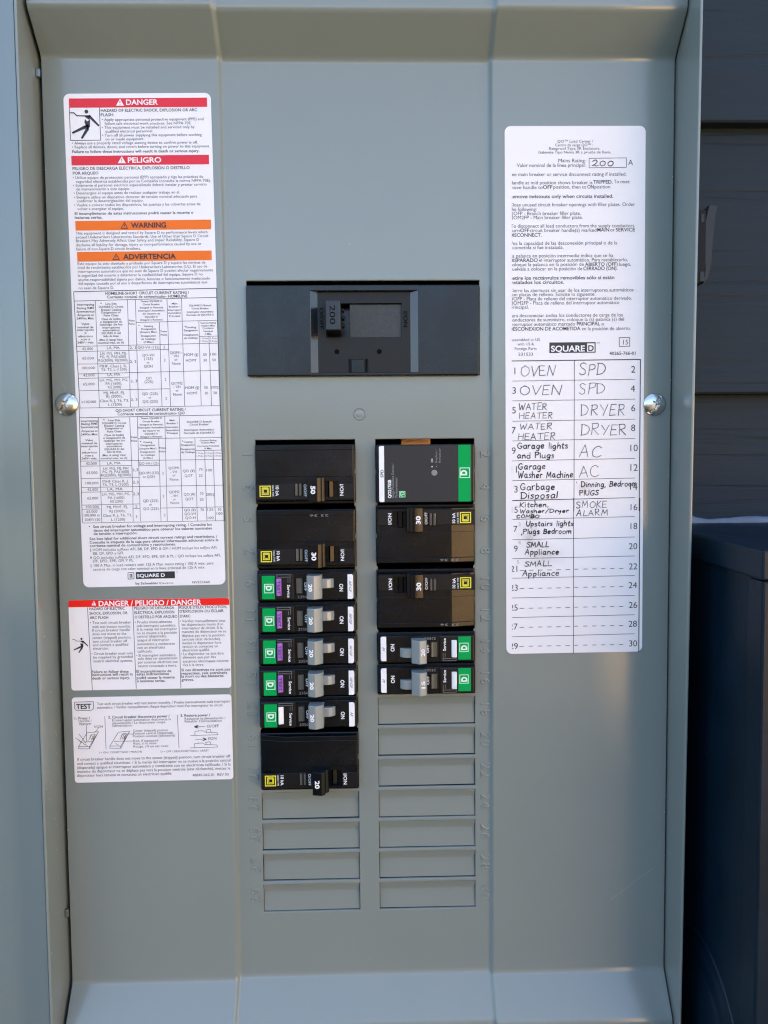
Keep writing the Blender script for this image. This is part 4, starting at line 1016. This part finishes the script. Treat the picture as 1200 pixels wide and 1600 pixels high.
# ---- spring latch outside the right wall
lt = MB(); Y0, Y1 = 2, 15
lt.extr([(182.6, 146), (191, 146.5), (194.5, 150), (199.6, 150), (199.6, 112), (197.5, 108.5), (190, 106), (182.6, 103), (182.6, 114), (192.4, 116.5), (193.4, 140), (182.6, 140)], Y0, Y1, 'y', .4, 1)
latch = lt.build('latch', LATCH, panel, smooth=25)
latch['label'] = 'dark metal latch outside the right wall'
sp_ = MB().extr([(200.0, 143), (202.6, 154.0), (207.6, 153.4), (206.4, 146), (204.3, 118), (202.5, 111), (200, 108.6), (198.6, 111.5), (200.8, 116), (200.2, 124)], Y0 + 3, Y1 + 4, 'y', .4, 1)
sp_.build('latch_lever', LEVER, latch, smooth=25)
lt2 = MB().box(196.2, 198.6, Y0 - .3, Y0 + 2, 108.8, 114.4, .2).box(196.4, 198.4, Y0 - .3, Y0 + 2, 142.6, 147.4, .2).build('latch_tooth', LEVER, latch)
# ---- copper bus bar seen above the surge protector
MB().box(21.5, 39.5, 22, 26, 8, 26, .4).build('bus_bar', COPPER, panel)

# ---- nicks and scratches in the enamel
pc = MB()
def chip(x, z, y, r_):
    n = random.randint(5, 8); pc.poly([(x + r_ * random.uniform(.5, 1.1) * math.cos(6.283 * i / n), z + r_ * random.uniform(.5, 1.6) * math.sin(6.283 * i / n)) for i in range(n)], y)
for i in range(26): chip(random.choice((-179.6, 178.6)) + random.uniform(-.3, .3), random.uniform(-290, 225), -.06, random.uniform(.12, .34))
for i in range(34): chip(random.uniform(-165, 165), random.uniform(-300, 225), cover_y(0, 0) - 2.56 if False else -.05, random.uniform(.08, .2)) if random.random() < .5 else None
for (xa, za, xb, zb_) in ((146, -262, 172, -243), (-171, 44, -174, 52)):
    pc.line(xa, za, xb, zb_, .05, -.05)
pc.build('paint_chips', CHIP, panel, smooth=0)['kind'] = 'stuff'
rc = MB()
for i in range(22):
    y_, z_, r_ = random.uniform(-22, -4), random.choice((random.gauss(-172, 22), random.uniform(-280, 220))), random.uniform(.15, .45)
    rc.add([(-182.54, y_ + r_ * random.uniform(.3, .9) * math.cos(a), z_ + r_ * random.uniform(.5, 1.6) * math.sin(a)) for a in (0, 1.2, 2.3, 3.4, 4.6, 5.5)], [(0, 1, 2, 3, 4, 5)])
rc.build('paint_chips', CHIP, panel, smooth=0)['kind'] = 'stuff'

# ---- stickers
def corner_rect(W, H, r, n=6):
    P = []
    for cx, cz, a0 in ((W - r, -r, 0), (r, -r, 90), (r, -H + r, 180), (W - r, -H + r, 270)):
        for i in range(n + 1): a = R(a0 + 90 * i / n); P.append((cx + r * math.cos(a), cz + r * math.sin(a)))
    return P
COLS = {'red': RED, 'bright': BRIGHT_RED, 'orange': ORANGE, 'black': INK, 'white': PAPER}
CLIPS = []
def sticker(key, name, label, x, z, rot, rad):
    d = LABELS[key]
    o = MB().extr(corner_rect(d['W'], d['H'], rad), -.22, .3, 'y').build(name, PAPER, panel, smooth=20, loc=(x, 0, z))
    o['label'] = label; o.rotation_euler = (0, -R(rot), 0)
    yp = -.30
    for (x0, z0, x1, z1, c) in d['R']:
        w, h = abs(x1 - x0), abs(z1 - z0)
        big = c in ('red', 'orange', 'bright')
        yy = yp if c != 'white' else yp - .12
        xa, xb = min(x0, x1), max(x0, x1); za, zb_ = min(z0, z1), max(z0, z1)
        if c == 'bright':
            pts = [p for p in corner_rect(d['W'], d['H'], rad) if p[1] > -rad - .01]
            MB().poly([(0, za)] + [(d['W'], za)] + pts, yy).build('header_band', BRIGHT_RED, o, smooth=0)
        else: MB().quad(xa, xb, za, zb_, yy).build('header_band' if big else 'logo_block', COLS[c], o, smooth=0)
    if d['L']:
        m = MB()
        for (xa, za, xb, zb_, w) in d['L']: m.line(xa, za, xb, zb_, w, yp)
        m.build('ruled_lines', INK, o, smooth=0)['kind'] = 'stuff'
    for (x0, z, x1, s, st, t) in d['T']:
        if st == 'W': text(o, 'heading_text', WHITE_INK, t, x0, yp - .1, z, s, x1 - x0, bold=.022)
        elif st == 'B': text(o, 'heading_text', INK, t, x0, yp - .2, z, s, x1 - x0, bold=.022)
        else:
            fit = None if t.isdigit() and len(t) < 3 else x1 - x0
            text(o, 'printed_text', INK, t, x0 if fit else x1, yp, z, s, fit, bold=.014 if st == 'b' else 0, align='L' if fit else 'R')
    if d['P']:
        fine, bold = MB(), MB()              # the upper rows in a thin pen, the lower ones in a felt tip
        for (x0, z, x1, h, t) in d['P']:
            thin = t in ('200', 'OVEN', 'SPD', 'WATER', 'HEATER', 'DRYER', 'AC', 'SMOKE', 'ALARM')
            handwrite(fine if thin else bold, t, x0, z, x1, h, .40 if thin else .50, yp - .05)
        fine.build('handwriting', PEN_FINE, o, smooth=0)['kind'] = 'stuff'; bold.build('handwriting', PEN, o, smooth=0)['kind'] = 'stuff'
    return o
def triangle(o, pts, m, hole):
    y = -.42; mb = MB(); mb.poly(pts, y); mb.build('alert_symbol', m, o, smooth=0)
    cx = sum(p[0] for p in pts) / 3; zb_ = min(p[1] for p in pts); h = max(p[1] for p in pts) - zb_
    e = MB(); 
    if hole == 'ring':
        s = .68; cz = sum(p[1] for p in pts) / 3
        e.poly([(cx + (p[0] - cx) * s, cz + (p[1] - cz) * s) for p in pts], y - .06); e.build('alert_symbol', ORANGE, o, smooth=0)
        e = MB()
        e.poly([(cx - .26, zb_ + .62 * h), (cx + .26, zb_ + .62 * h), (cx + .14, zb_ + .32 * h), (cx - .14, zb_ + .32 * h)], y - .12).disc(cx, zb_ + .22 * h, .22, y - .12, 10).build('alert_symbol', m, o, smooth=0)
    else:
        e.poly([(cx - .3, zb_ + .68 * h), (cx + .3, zb_ + .68 * h), (cx + .17, zb_ + .32 * h), (cx - .17, zb_ + .32 * h)], y - .06).disc(cx, zb_ + .18 * h, .25, y - .06, 10).build('alert_symbol', hole, o, smooth=0)
def shock_figure(o, ox, oz, s):
    m = MB(); y = -.36
    def P(x, z): return (ox + x * s, oz + z * s)
    def limb(pts, w0, w1):
        for i, (a, b) in enumerate(zip(pts, pts[1:])):
            (xa, za), (xb, zb_) = P(*a), P(*b); d = math.hypot(xb - xa, zb_ - za); nx, nz = -(zb_ - za) / d, (xb - xa) / d
            wa, wb = w0 * s / 2, w1 * s / 2
            m.poly([(xa - nx * wa, za - nz * wa), (xb - nx * wb, zb_ - nz * wb), (xb + nx * wb, zb_ + nz * wb), (xa + nx * wa, za + nz * wa)], y)
            m.disc(xb, zb_, wb, y, 10)
    m.disc(*P(0, 0), 1.05 * s, y, 18)
    limb([(-9.5, -.6), (-7.0, -.6), (-5.4, -2.2), (1.4, -2.4)], .5, .6); limb([(1.2, -2.2), (6.4, -7.6)], 1.5, 1.0)
    m.poly([P(-1.2, -2.0), P(1.8, -2.0), P(1.6, -4.6), P(-.6, -3.2)], y); m.poly([P(-1.0, -3.9), P(.2, -5.4), P(1.9, -4.4), P(1.6, -8.0), P(-.4, -8.4), P(-1.3, -6.0)], y)
    limb([(.6, -7.6), (-1.0, -8.4), (-8.0, -11.5)], 1.8, 1.1); limb([(1.0, -7.6), (.4, -9.2), (-3.0, -14.4)], 1.8, 1.1)
    m.build('pictogram', INK, o, smooth=0)

A_ = sticker('warning', 'warning_label', 'tall white danger warning sticker with rating tables at left', -168.3, 213.4, .5, 3.4)
triangle(A_, [(29.36, -6.79), (33.77, -6.82), (31.67, -3.04)], WHITE_INK, RED)
triangle(A_, [(29.1, -38.47), (33.61, -38.5), (31.5, -34.68)], WHITE_INK, RED)
triangle(A_, [(29.3, -74.83), (33.61, -74.86), (31.64, -70.99)], INK, 'ring'); triangle(A_, [(24.02, -92.27), (28.26, -92.3), (26.28, -88.56)], INK, 'ring')
shock_figure(A_, 12.6, -9.9, 1.0)
B_ = sticker('danger', 'danger_label', 'white sticker with bright red header in three languages', -174.9, -74.0, .12, 1.8)
triangle(B_, [(13.46, -3.16), (16.15, -3.22), (14.9, -.44)], WHITE_INK, BRIGHT_RED)
shock_figure(B_, 6.9, -22.9, .56)
T_ = sticker('test', 'test_label', 'small white sticker with three breaker test drawings', -174.8, -131.8, .25, 1.8)
DIR_PAPER = smudged_paper()
D_ = sticker('directory', 'circuit_directory', 'white circuit directory with handwritten circuit names', 81.2, 196.1, .2, 3.4)
D_.data.materials[0] = DIR_PAPER
PENCILS = ((7.4, -229.6, '3'), (7.2, -240.4, '4'), (6.4, -251.8, '5'))
for (x, z, t) in PENCILS: text(D_, 'pencil_note', PENCIL, t, x, -.31, z, 3.0)

# ================================================================== circuit breakers
# each breaker is built round its own origin: x along the breaker (outer end at -29), z across it, y towards the wall, front at about -6
def square_logo(parent, m, x, z, s, y, rot, thick):
    a = s / 2; mb = MB().frame(x - a, x + a, z - a, z + a, thick, y)
    mb.build('logo', m, parent, smooth=0)
    return mb
def afci(k, col, amps, kind, label, purple, name='arc_fault_breaker'):
    xr = LX if col == 0 else RX
    t = thing(name, label, 'circuit breaker', ((xr[0] + xr[1]) / 2, 2.5, row_top(k) - 9.5 + random.uniform(-.12, .12)), 0 if col == 0 else math.pi, 'single pole arc fault breakers in the panel')
    body = MB().box(-28.9, 28.9, -2.2, 50, -9.35, 9.35, .5).extr([(-28.6, -1), (-28.6, -5.2), (-27.6, -6.0), (27.9, -6.0), (28.6, -5.4), (28.6, -1)], -7.9, 8.0, 'z', .35, 1)
    b = body.build('body', BLACK, t)
    MB().box(-28.0, -7.2, -6.7, -5, -7.9, 7.7, .8, 3).build('end_cap', BLACK_MATT, t)
    MB().box(-25.8, -18.3, -7.0, -6, -7.3, 6.5, .25).build('green_panel', GREEN, t)
    square_logo(t, GREEN_INK, -21.7, -.9, 5.4, -7.08, -90, .38)
    text(t, 'logo', GREEN_INK, 'D', -23.4, -7.08, -.7, 4.4, 2.9, bold=.06, rot=-90, align='C')
    bt = MB().extr([(-17.4, -6), (-17.4, -7.9), (-16.9, -8.2), (-14.4, -7.3), (-14.4, -6)], -5.3, 4.9, 'z', .25, 1).build('test_button', PURPLE if purple else WHITE_PL, t)
    if purple: text(bt, 'button_text', PURPLE_INK, 'TEST', -16.6, -8.32, -.2, 2.3, 8.2, bold=.02, rot=-90, align='C')
    br = MB().frame(-17.2, -9.2, 5.5, 7.1, .22, -6.78); br.line(-9.4, 6.2, -9.4, 2.4, .2, -6.78).line(-10.6, 2.4, -10.6, 4.8, .2, -6.78).build('recess_mark', GREY_INK, t, smooth=0)
    text(t, 'printed_text', WHITE_INK, 'Service', -11.1, -6.8, 1.1, 2.3, 7.5, bold=.018, rot=-90)
    w = MB().box(-6.4, -1.6, -6.35, -5.4, -4.5, 5.3, .3)
    w.build('window_frame', BLACK, t)
    MB().extr([(-5.8, -6.3), (-5.2, -6.75), (-4.6, -6.45), (-3.6, -6.4), (-2.9, -6.75), (-2.2, -6.3), (-2.2, -6), (-5.8, -6)], -4.0, 4.7, 'z').build('indicator_window', CLEAR, t, smooth=0)
    text(t, 'embossed_text', GREY_INK, '23504', -5.2, -6.1, -6.9, 2.0, 6.6, rot=0)
    text(t, 'printed_text', WHITE_INK, 'OFF', -1.2, -6.1, 2.4, 2.0, 5, bold=.02, rot=-90)
    h = MB().extr([(.6, -5), (.5, -11.8), (1.0, -12.8), (4.6, -14.3), (5.3, -14.2), (9.2, -11.4), (9.4, -10.8), (9.4, -5)], -6.6, 7.1, 'z', .45, 2)
    hd = h.build('handle', HANDLE_GREY, t)
    MB().extr([(8.8, -5), (8.8, -9.0), (12.0, -9.0), (14.2, -8.2), (15.8, -6.6), (16.2, -5)], -.9, 4.5, 'z', .3, 2).build('handle_arm', HANDLE_GREY, hd, smooth=14)
    # rating on the sloping facet
    a = math.atan2(1.5, 3.6)
    text(t, 'rating_text', WHITE_INK, amps, 1.9, -14.1, .2, 2.7, 4.4, bold=.04, rot=-90, align='C')
    MB().box(9.6, 19.2, -6.25, -5.8, 7.0, 7.3).box(16.4, 19.2, -6.3, -5.9, 5.0, 5.3).build('slot_edge', GREY_INK if False else BLACK, t)
    text(t, 'printed_text', WHITE_INK, 'ON', 19.2, -6.1, 1.2, 3.0, 4.4, bold=.022, rot=-90)
    lb = MB().extr([(24.0, 6.8), (26.6, 6.8), (27.3, 6.1), (27.3, -7.0), (26.6, -7.7), (24.0, -7.7)], -6.5, -5.8, 'y', .1, 1).build('type_label', WHITE_PL, t)
    text(t, 'label_text', DARK_GREY, kind, 24.8, -6.6, -.3, 2.0, 2.6 if kind == 'AF' else 6.6, rot=-90, align='C', shear=.2)
    return t
afci(4, 0, '20', 'AF/GF', 'purple button breaker directly under the black 30 amp double breaker', True)
afci(5, 0, '20', 'AF/GF', 'purple button breaker second from the top of the four', True)
afci(6, 0, '20', 'AF/GF', 'purple button breaker third from the top of the four', True)
afci(7, 0, '20', 'AF/GF', 'purple button breaker directly above the left white button breaker', True)
afci(8, 0, '20', 'AF', 'white button breaker between the purple button ones and the black 20 amp double', False)
afci(6, 1, '20', 'AF', 'white button 20 amp breaker under the right black double breakers', False)
afci(7, 1, '15', 'AF', 'white button 15 amp breaker above the empty knockout plates', False)

def two_pole(k, col, amps, label):
    xr = LX if col == 0 else RX
    t = thing('double_pole_breaker', label, 'circuit breaker', ((xr[0] + xr[1]) / 2, 2.5, row_top(k) - 19 + random.uniform(-.3, .3)), 0 if col == 0 else math.pi, 'black double pole breakers in the panel')
    m = MB().box(-28.9, 28.9, -1.6, 50, -18.6, 16.2, .5)
    prof = lambda a, b: [(x, y) for x, y in ((-28.4, -.5), (-28.4, -2.4), (-28.0, -2.6), (-14.8, -6.0), (27.8, -6.0), (28.4, -5.5), (28.4, -.5))]
    m.extr(prof(0, 0), 12.75, 15.4, 'z', .3, 2).extr(prof(0, 0), -2.6, 12.75, 'z', .26, 2).extr([(x, y + .02) for x, y in prof(0, 0)], -5.2, -2.6, 'z')
    P2 = [(-28.4, -.5), (-28.4, -2.4), (-28.0, -2.6), (-14.8, -6.0), (10.9, -6.0), (10.9, -.5)]
    m.extr(P2, -14.7, -5.2, 'z'); m.extr([(19.2, -.5), (19.2, -6), (27.8, -6), (28.4, -5.5), (28.4, -.5)], -14.7, -5.2, 'z')
    m.extr(prof(0, 0), -16.2, -14.7, 'z')
    m.add([(-28.4, -.5, -17.4), (-28.4, -2.4, -16.2), (-14.8, -6, -16.2), (28.4, -6, -16.2), (28.4, -.5, -17.4)], [(0, 1, 2), (0, 2, 3), (0, 3, 4)])
    b = m.build('body', BLACK, t, smooth=14)
    # raised label strip, clear of the handle slot
    s = MB()
    for x0, x1 in ((-28.2, 10.7), (19.4, 28.2)): s.box(x0, x1, -6.45, -5, -15.6, -6.6, .22, 1)
    s.build('label_strip', BLACK_MATT, t)
    ZS = -.3
    square_logo(t, YELLOW_INK, -22.9, -10.8, 6.5, -6.5, -90, .62); MB().frame(-24.9, -20.9, -12.8, -8.8, .55, -6.5).quad(-24.6, -21.2, -9.2, -8.5, -6.52).build('logo', YELLOW_INK, t, smooth=0)
    MB().frame(-24.1, -21.4, -12.0, -9.4, .4, -6.5).build('logo', YELLOW_INK, t, smooth=0)
    text(t, 'printed_text', WHITE_INK, '10 kA', -16.9, -6.5, -7.6, 2.5, 6.0, bold=.02, rot=-90)
    text(t, 'printed_text', WHITE_INK, 'HACR TYPE', -19.0, -6.5, -7.4, 1.5, 6.4, rot=-90)
    text(t, 'printed_text', WHITE_INK, 'I/ON', 20.3, -6.5, -7.2, 2.7, 6.5, bold=.018, rot=-90)
    text(t, 'printed_text', WHITE_INK, 'O/OFF', -.6, -6.5, -7.0, 2.1, 7, bold=.01, rot=-90)
    MB().box(-6.2, -1.2, -6.7, -6, -13.9, -6.0, .3, 1).build('window_frame', BLACK, t)
    MB().extr([(-5.7, -6.6), (-5.1, -7.0), (-4.5, -6.9), (-4.0, -6.65), (-3.3, -6.65), (-2.8, -7.0), (-2.2, -6.9), (-1.7, -6.6), (-1.7, -6.2), (-5.7, -6.2)], -13.4, -6.5, 'z').build('indicator_window', CLEAR, t, smooth=0)
    h = MB().extr([(2.5, -4), (2.4, -13.2), (2.7, -13.7), (7.4, -14.6), (7.9, -14.5), (9.8, -13.3), (9.9, -11.0), (11.6, -9.9), (11.8, -9.2), (11.8, -4)], -16.9, -3.2, 'z', .22, 2)
    h.build('handle', BLACK, t, smooth=14)
    MB().extr([(13.0, 0), (13.2, -3.4), (14.0, -4.4), (16.4, -3.4), (17.0, 0)], -14.6, -5.3, 'z', .15, 1).build('handle_base', BLACK, t, smooth=14)
    text(t, 'rating_text', WHITE_INK, amps, 4.0, -14.75, -10.1, 3.4, 4.7, bold=.035, rot=-90, align='C')
    if col == 1 or k == 2:
        text(t, 'embossed_text', GREY_INK, '23 36', -13.5 if col == 1 else 8, -6.06, 13.4, 1.7, 11, rot=180 if col == 0 else 0, align='C')
    return t
two_pole(0, 0, '50', 'black 50 amp double breaker at the top of the left row')
two_pole(2, 0, '30', 'black 30 amp double breaker under the 50 amp one')
two_pole(9, 0, '20', 'black 20 amp double breaker lowest on the left above the plates')
two_pole(2, 1, '30', 'black 30 amp double breaker directly under the surge protector')
two_pole(4, 1, '30', 'black 30 amp double breaker directly above the right white button breakers')

# ---- surge protector
spd = thing('surge_protector', 'charcoal surge protector with white strip and green end', 'surge protector', ((RX[0] + RX[1]) / 2, 2.5, row_top(1) - .3))
MB().box(-28.9, 28.9, -1.6, 50, -18.4, 15.5, .5).box(-28.5, 28.2, -5.8, 0, -17.9, 15.9, .8, 2).build('body', BLACK, spd)
def U(u): return 6.3 + (u - 589) * .371 - 34.65
def Wz(v): return 15.3 - (v - 694) * .3775 + .9
MB().box(U(591.5), U(738), -6.25, -5.5, Wz(783.5), Wz(696.5), .2, 1).build('face_label', CHARCOAL, spd)
MB().extr([(U(600), Wz(697)), (U(600), Wz(783)), (U(593.5), Wz(783)), (U(592), Wz(781)), (U(592), Wz(699)), (U(593.5), Wz(697))], -6.32, -6.2, 'y').build('white_strip', WHITE_PL, spd, smooth=0)
MB().box(U(716), U(735.5), -6.5, -6, Wz(783.5), Wz(696.2), .15, 1).build('green_panel', GREEN, spd)
square_logo(spd, GREEN_INK, U(726.3), Wz(739), 6.0, -6.58, 90, .42)
text(spd, 'logo', GREEN_INK, 'D', U(729.2), -6.58, Wz(739), 4.6, 3.1, bold=.06, rot=90, align='C')
for b, u, v0, v1, s, m_, bo in (('QO2175SB', 610.6, 777, 748.8, 2.5, WHITE_INK, .03), ('Surge Protective Device /', 615.2, 777, 724, 1.9, GREY_INK, .01), ('Parasurtenseur', 620.4, 776, 745, 1.9, GREY_INK, .01), ('OK', 676.6, 722.5, 716.5, 1.7, WHITE_INK, 0), ('Replace /', 683, 723, 703, 1.7, GREY_INK, 0), ('Remplacer', 688.5, 723, 701, 1.7, GREY_INK, 0)):
    text(spd, 'printed_text', m_, b, U(u), -6.3, Wz(v0), s, (v0 - v1) * .3775, bold=bo, rot=90)
text(spd, 'strip_text', INK, 'SPD', U(598.8), -6.38, Wz(745.2), 2.3, 4.6, bold=.02, rot=90)
LED = mat('grey_lens', (.22, .22, .23), .4)
lathe(MB(), [(1.75, -6.2), (1.7, -6.5), (1.4, -6.6), (.2, -6.65)], U(678.5), Wz(738.7), 20).build('status_lamp', LED, spd)
MB().disc(U(675), Wz(729.2), .38, -6.3, 10).build('lamp_dot', WHITE_INK, spd, smooth=0); MB().disc(U(681.8), Wz(729), .3, -6.3, 10).build('lamp_dot', GREY_INK, spd, smooth=0)
gi = MB().quad(U(623), U(633), Wz(776.2), Wz(766.2), -6.3).build('tick_symbol', GREEN, spd, smooth=0)
tk = MB().frame(U(623.4), U(632.6), Wz(775.8), Wz(766.6), .2, -6.36)
for (a, b, c, d) in ((625, 769, 625.5, 773), (625.5, 773, 628.5, 774.5), (625, 769, 628, 767.8), (628, 767.8, 631, 769), (627, 770.5, 628.5, 772), (628.5, 772, 631.5, 770.6)): tk.line(U(a), Wz(b), U(c), Wz(d), .35, -6.36)
tk.build('tick_symbol', GREEN_INK, spd, smooth=0)

# ---- main breaker
mbk = thing('main_breaker', 'wide black 200 amp main breaker in the upper opening', 'main breaker', (0, 2.5, 82))
def X(u): return -68.4 + (u - 384) * .3707
def Z(v): return 109.8 - (v - 439) * .370 - 82
yf = -3.4
m = MB()
px0, px1, pz0, pz1 = X(485), X(651), Z(582), Z(456.5)
ix0, ix1 = X(496), X(639)
ex0, ex1, ez0, ez1 = X(385.5), X(747), Z(587), Z(447)
m.box(ex0, ex1, yf + 12, 45, ez0, ez1, .5)
for a in ((ex0, px0, ez0, ez1), (px1, ex1, ez0, ez1)): m.box(a[0], a[1], yf, 14, a[2], a[3], .7, 2)
m.box(px0 - .5, px1 + .5, yf + .02, 14, pz1, ez1 - .02, .5, 2); m.box(px0 - .5, px1 + .5, yf + .02, 14, ez0 + .02, pz0, .5, 2)
# sloping pocket cheeks
ck = MB(); ck2 = MB()
ck.extr([(px0 - .3, yf + .03), (px0, yf + .03), (ix0, yf + 2.4), (ix0, yf + 8), (px0 - .3, yf + 8)], pz0, pz1, 'z'); ck2.extr([(px1 + .3, yf + .03), (px1, yf + .03), (ix1, yf + 2.4), (ix1, yf + 8), (px1 + .3, yf + 8)], pz0, pz1, 'z')
bd = m.build('body', SATIN, mbk)
ck.build('pocket_cheek', GLOSS, mbk, smooth=0); ck2.build('pocket_cheek', GLOSS, mbk, smooth=0)
# pocket floor with the handle slot left open
sx0, sx1, sz0, sz1 = X(508), X(626.5), Z(527), Z(474)
f = MB()
for a in ((ix0 - .4, sx0, pz0, pz1), (sx1, ix1 + .4, pz0, pz1), (sx0, sx1, sz1, pz1), (sx0, sx1, pz0, sz0)): f.box(a[0], a[1], yf + 2.2, yf + 8, a[2], a[3])
f.build('pocket_floor', FLOOR_BLACK, mbk, smooth=0)
MB().box(X(545.5), sx1, yf + 3.4, yf + 4.4, sz0 + .3, sz1 - .6).build('slide_plate', SLIDE_GREY, mbk, smooth=0)
h = MB().box(X(509.5), X(532), yf - 9.5, yf + 7, Z(521.5) , Z(476), .6, 2); hm = h.build('handle', HANDLE_BLACK, mbk)
text(hm, 'rating_text', INSIDE, '200', X(515.5), yf - 9.62, Z(498) , 4.2, 10.5, bold=.0, rot=-90, align='C')
g2 = MB()
for zz in (484, 496, 508): g2.box(X(533), X(536.5), yf - 1, yf + 5, Z(zz + 4), Z(zz), .3, 1)
g2.build('handle_rib', BLACK_MATT, hm)
for u in (524.5, 591): lathe(MB(), [(1.45, yf + 2.14), (1.3, yf + 2.1), (.2, yf + 2.1)], X(u), Z(549), 18).build('hole_shade_disc', INSIDE, mbk)  # no hole is cut: a black disc paints in its shade
tb = MB().box(X(547), X(566.5), yf + .7, yf + 6, Z(583), Z(561), .5, 2).build('release_tab', BLACK, mbk)
MB().extr([(X(542), yf + 2.16), (X(544), yf + 1.5), (X(545.5), yf + 2.16)], Z(583), Z(560), 'z').extr([(X(569), yf + 2.16), (X(571), yf + 1.3), (X(573.5), yf + 2.16)], Z(583), Z(560), 'z').build('tab_guide', BLACK, mbk, smooth=0)
text(mbk, 'embossed_text', INSIDE, 'O/OFF', X(498.3), yf + 2.08, Z(481), 3.0, 12.2, bold=.02, rot=-90)
text(mbk, 'embossed_text', INSIDE, 'I/ON', X(629.5), yf + 2.08, Z(487), 3.0, 9.0, bold=.02, rot=-90)

# ================================================================== navy enclosure beside the panel
nb = thing('meter_enclosure', 'dark navy metal enclosure with caulked top right of the panel', 'enclosure', (194, 76, -38))
m = MB()   # local: x right, y towards wall = 0, z = 0 at the top against the wall
m.hexa([(1.6, 0, -640), (330, 0, -640), (330, 0, -1), (1.6, 0, -1), (1.6, -150, -640), (330, -150, -640), (330, -150, -4), (1.6, -150, -4)], 1.2, 2)
m.build('body', NAVY, nb)
MB().hexa([(.2, -138, -640), (331.5, -138, -640), (331.5, -138, -18), (.2, -138, -18), (.2, -153, -640), (331.5, -153, -640), (331.5, -153, -18), (.2, -153, -18)], 1.2, 2).build('front_cover', NAVY, nb)
MB().hexa([(-1.2, 2, -14), (333, 2, -14), (333, 2, .6), (-1.2, 2, .6), (-1.2, -155, -17.4), (333, -155, -17.4), (333, -155, -2.6), (-1.2, -155, -2.6)], 1.0, 2).build('hood', NAVY, nb)
def ring(prof, cy, cz, n=48):
    mb = MB(); vs = []; fs = []
    for (r_, x_) in prof:
        for i in range(n): a = 2 * math.pi * i / n; vs.append((x_, cy + r_ * math.cos(a), cz + r_ * math.sin(a)))
    for q in range(len(prof) - 1):
        for i in range(n): j = (i + 1) % n; fs.append((q * n + i, q * n + j, (q + 1) * n + j, (q + 1) * n + i))
    fs.append(tuple(range((len(prof) - 1) * n, len(prof) * n)))
    return mb.add(vs, fs)
ring([(53, 1.7), (52.4, .9), (50.2, .7), (49.4, 1.5), (46, 1.5), (45.4, 1.2), (43, .8), (38.5, .6), (37.8, 1.4), (34, 1.4), (33, .9), (30, .2), (18, -.6), (2, -.8)], -86, -292).build('ring_knockout', NAVY, nb, smooth=40)
ca = MB(); vs = []; fs = []; n = 90
for i in range(n + 1):
    x = -6 + i * 340 / n; bump = 1.1 + 3.6 * math.exp(-((x - 24) / 9) ** 2) + 2.0 * math.exp(-((x - 70) / 20) ** 2) + random.uniform(-.25, .25)
    for q in range(6):
        a = math.pi / 2 * q / 5; vs.append((x, -9.5 - (2.0 + bump * .4) * math.cos(a), .3 + (1.2 + bump) * math.sin(a)))
for i in range(n):
    for q in range(5): a = i * 6 + q; fs.append((a, a + 6, a + 7, a + 1))
ca.add(vs, fs).build('caulk_bead', CAULK, nb, smooth=60)

# ================================================================== all lettering becomes meshes here
made = flush_texts()
# the directory was printed off its edge: cut the text at the left margin
for (p, nme, m_), o in made.items():
    if p == D_ and nme == 'printed_text':
        bm = bmesh.new(); bm.from_mesh(o.data)
        bmesh.ops.bisect_plane(bm, geom=bm.verts[:] + bm.edges[:] + bm.faces[:], plane_co=(.0041, 0, 0), plane_no=Vector((-1, 0, .0025)), clear_outer=True)
        bm.to_mesh(o.data); bm.free()
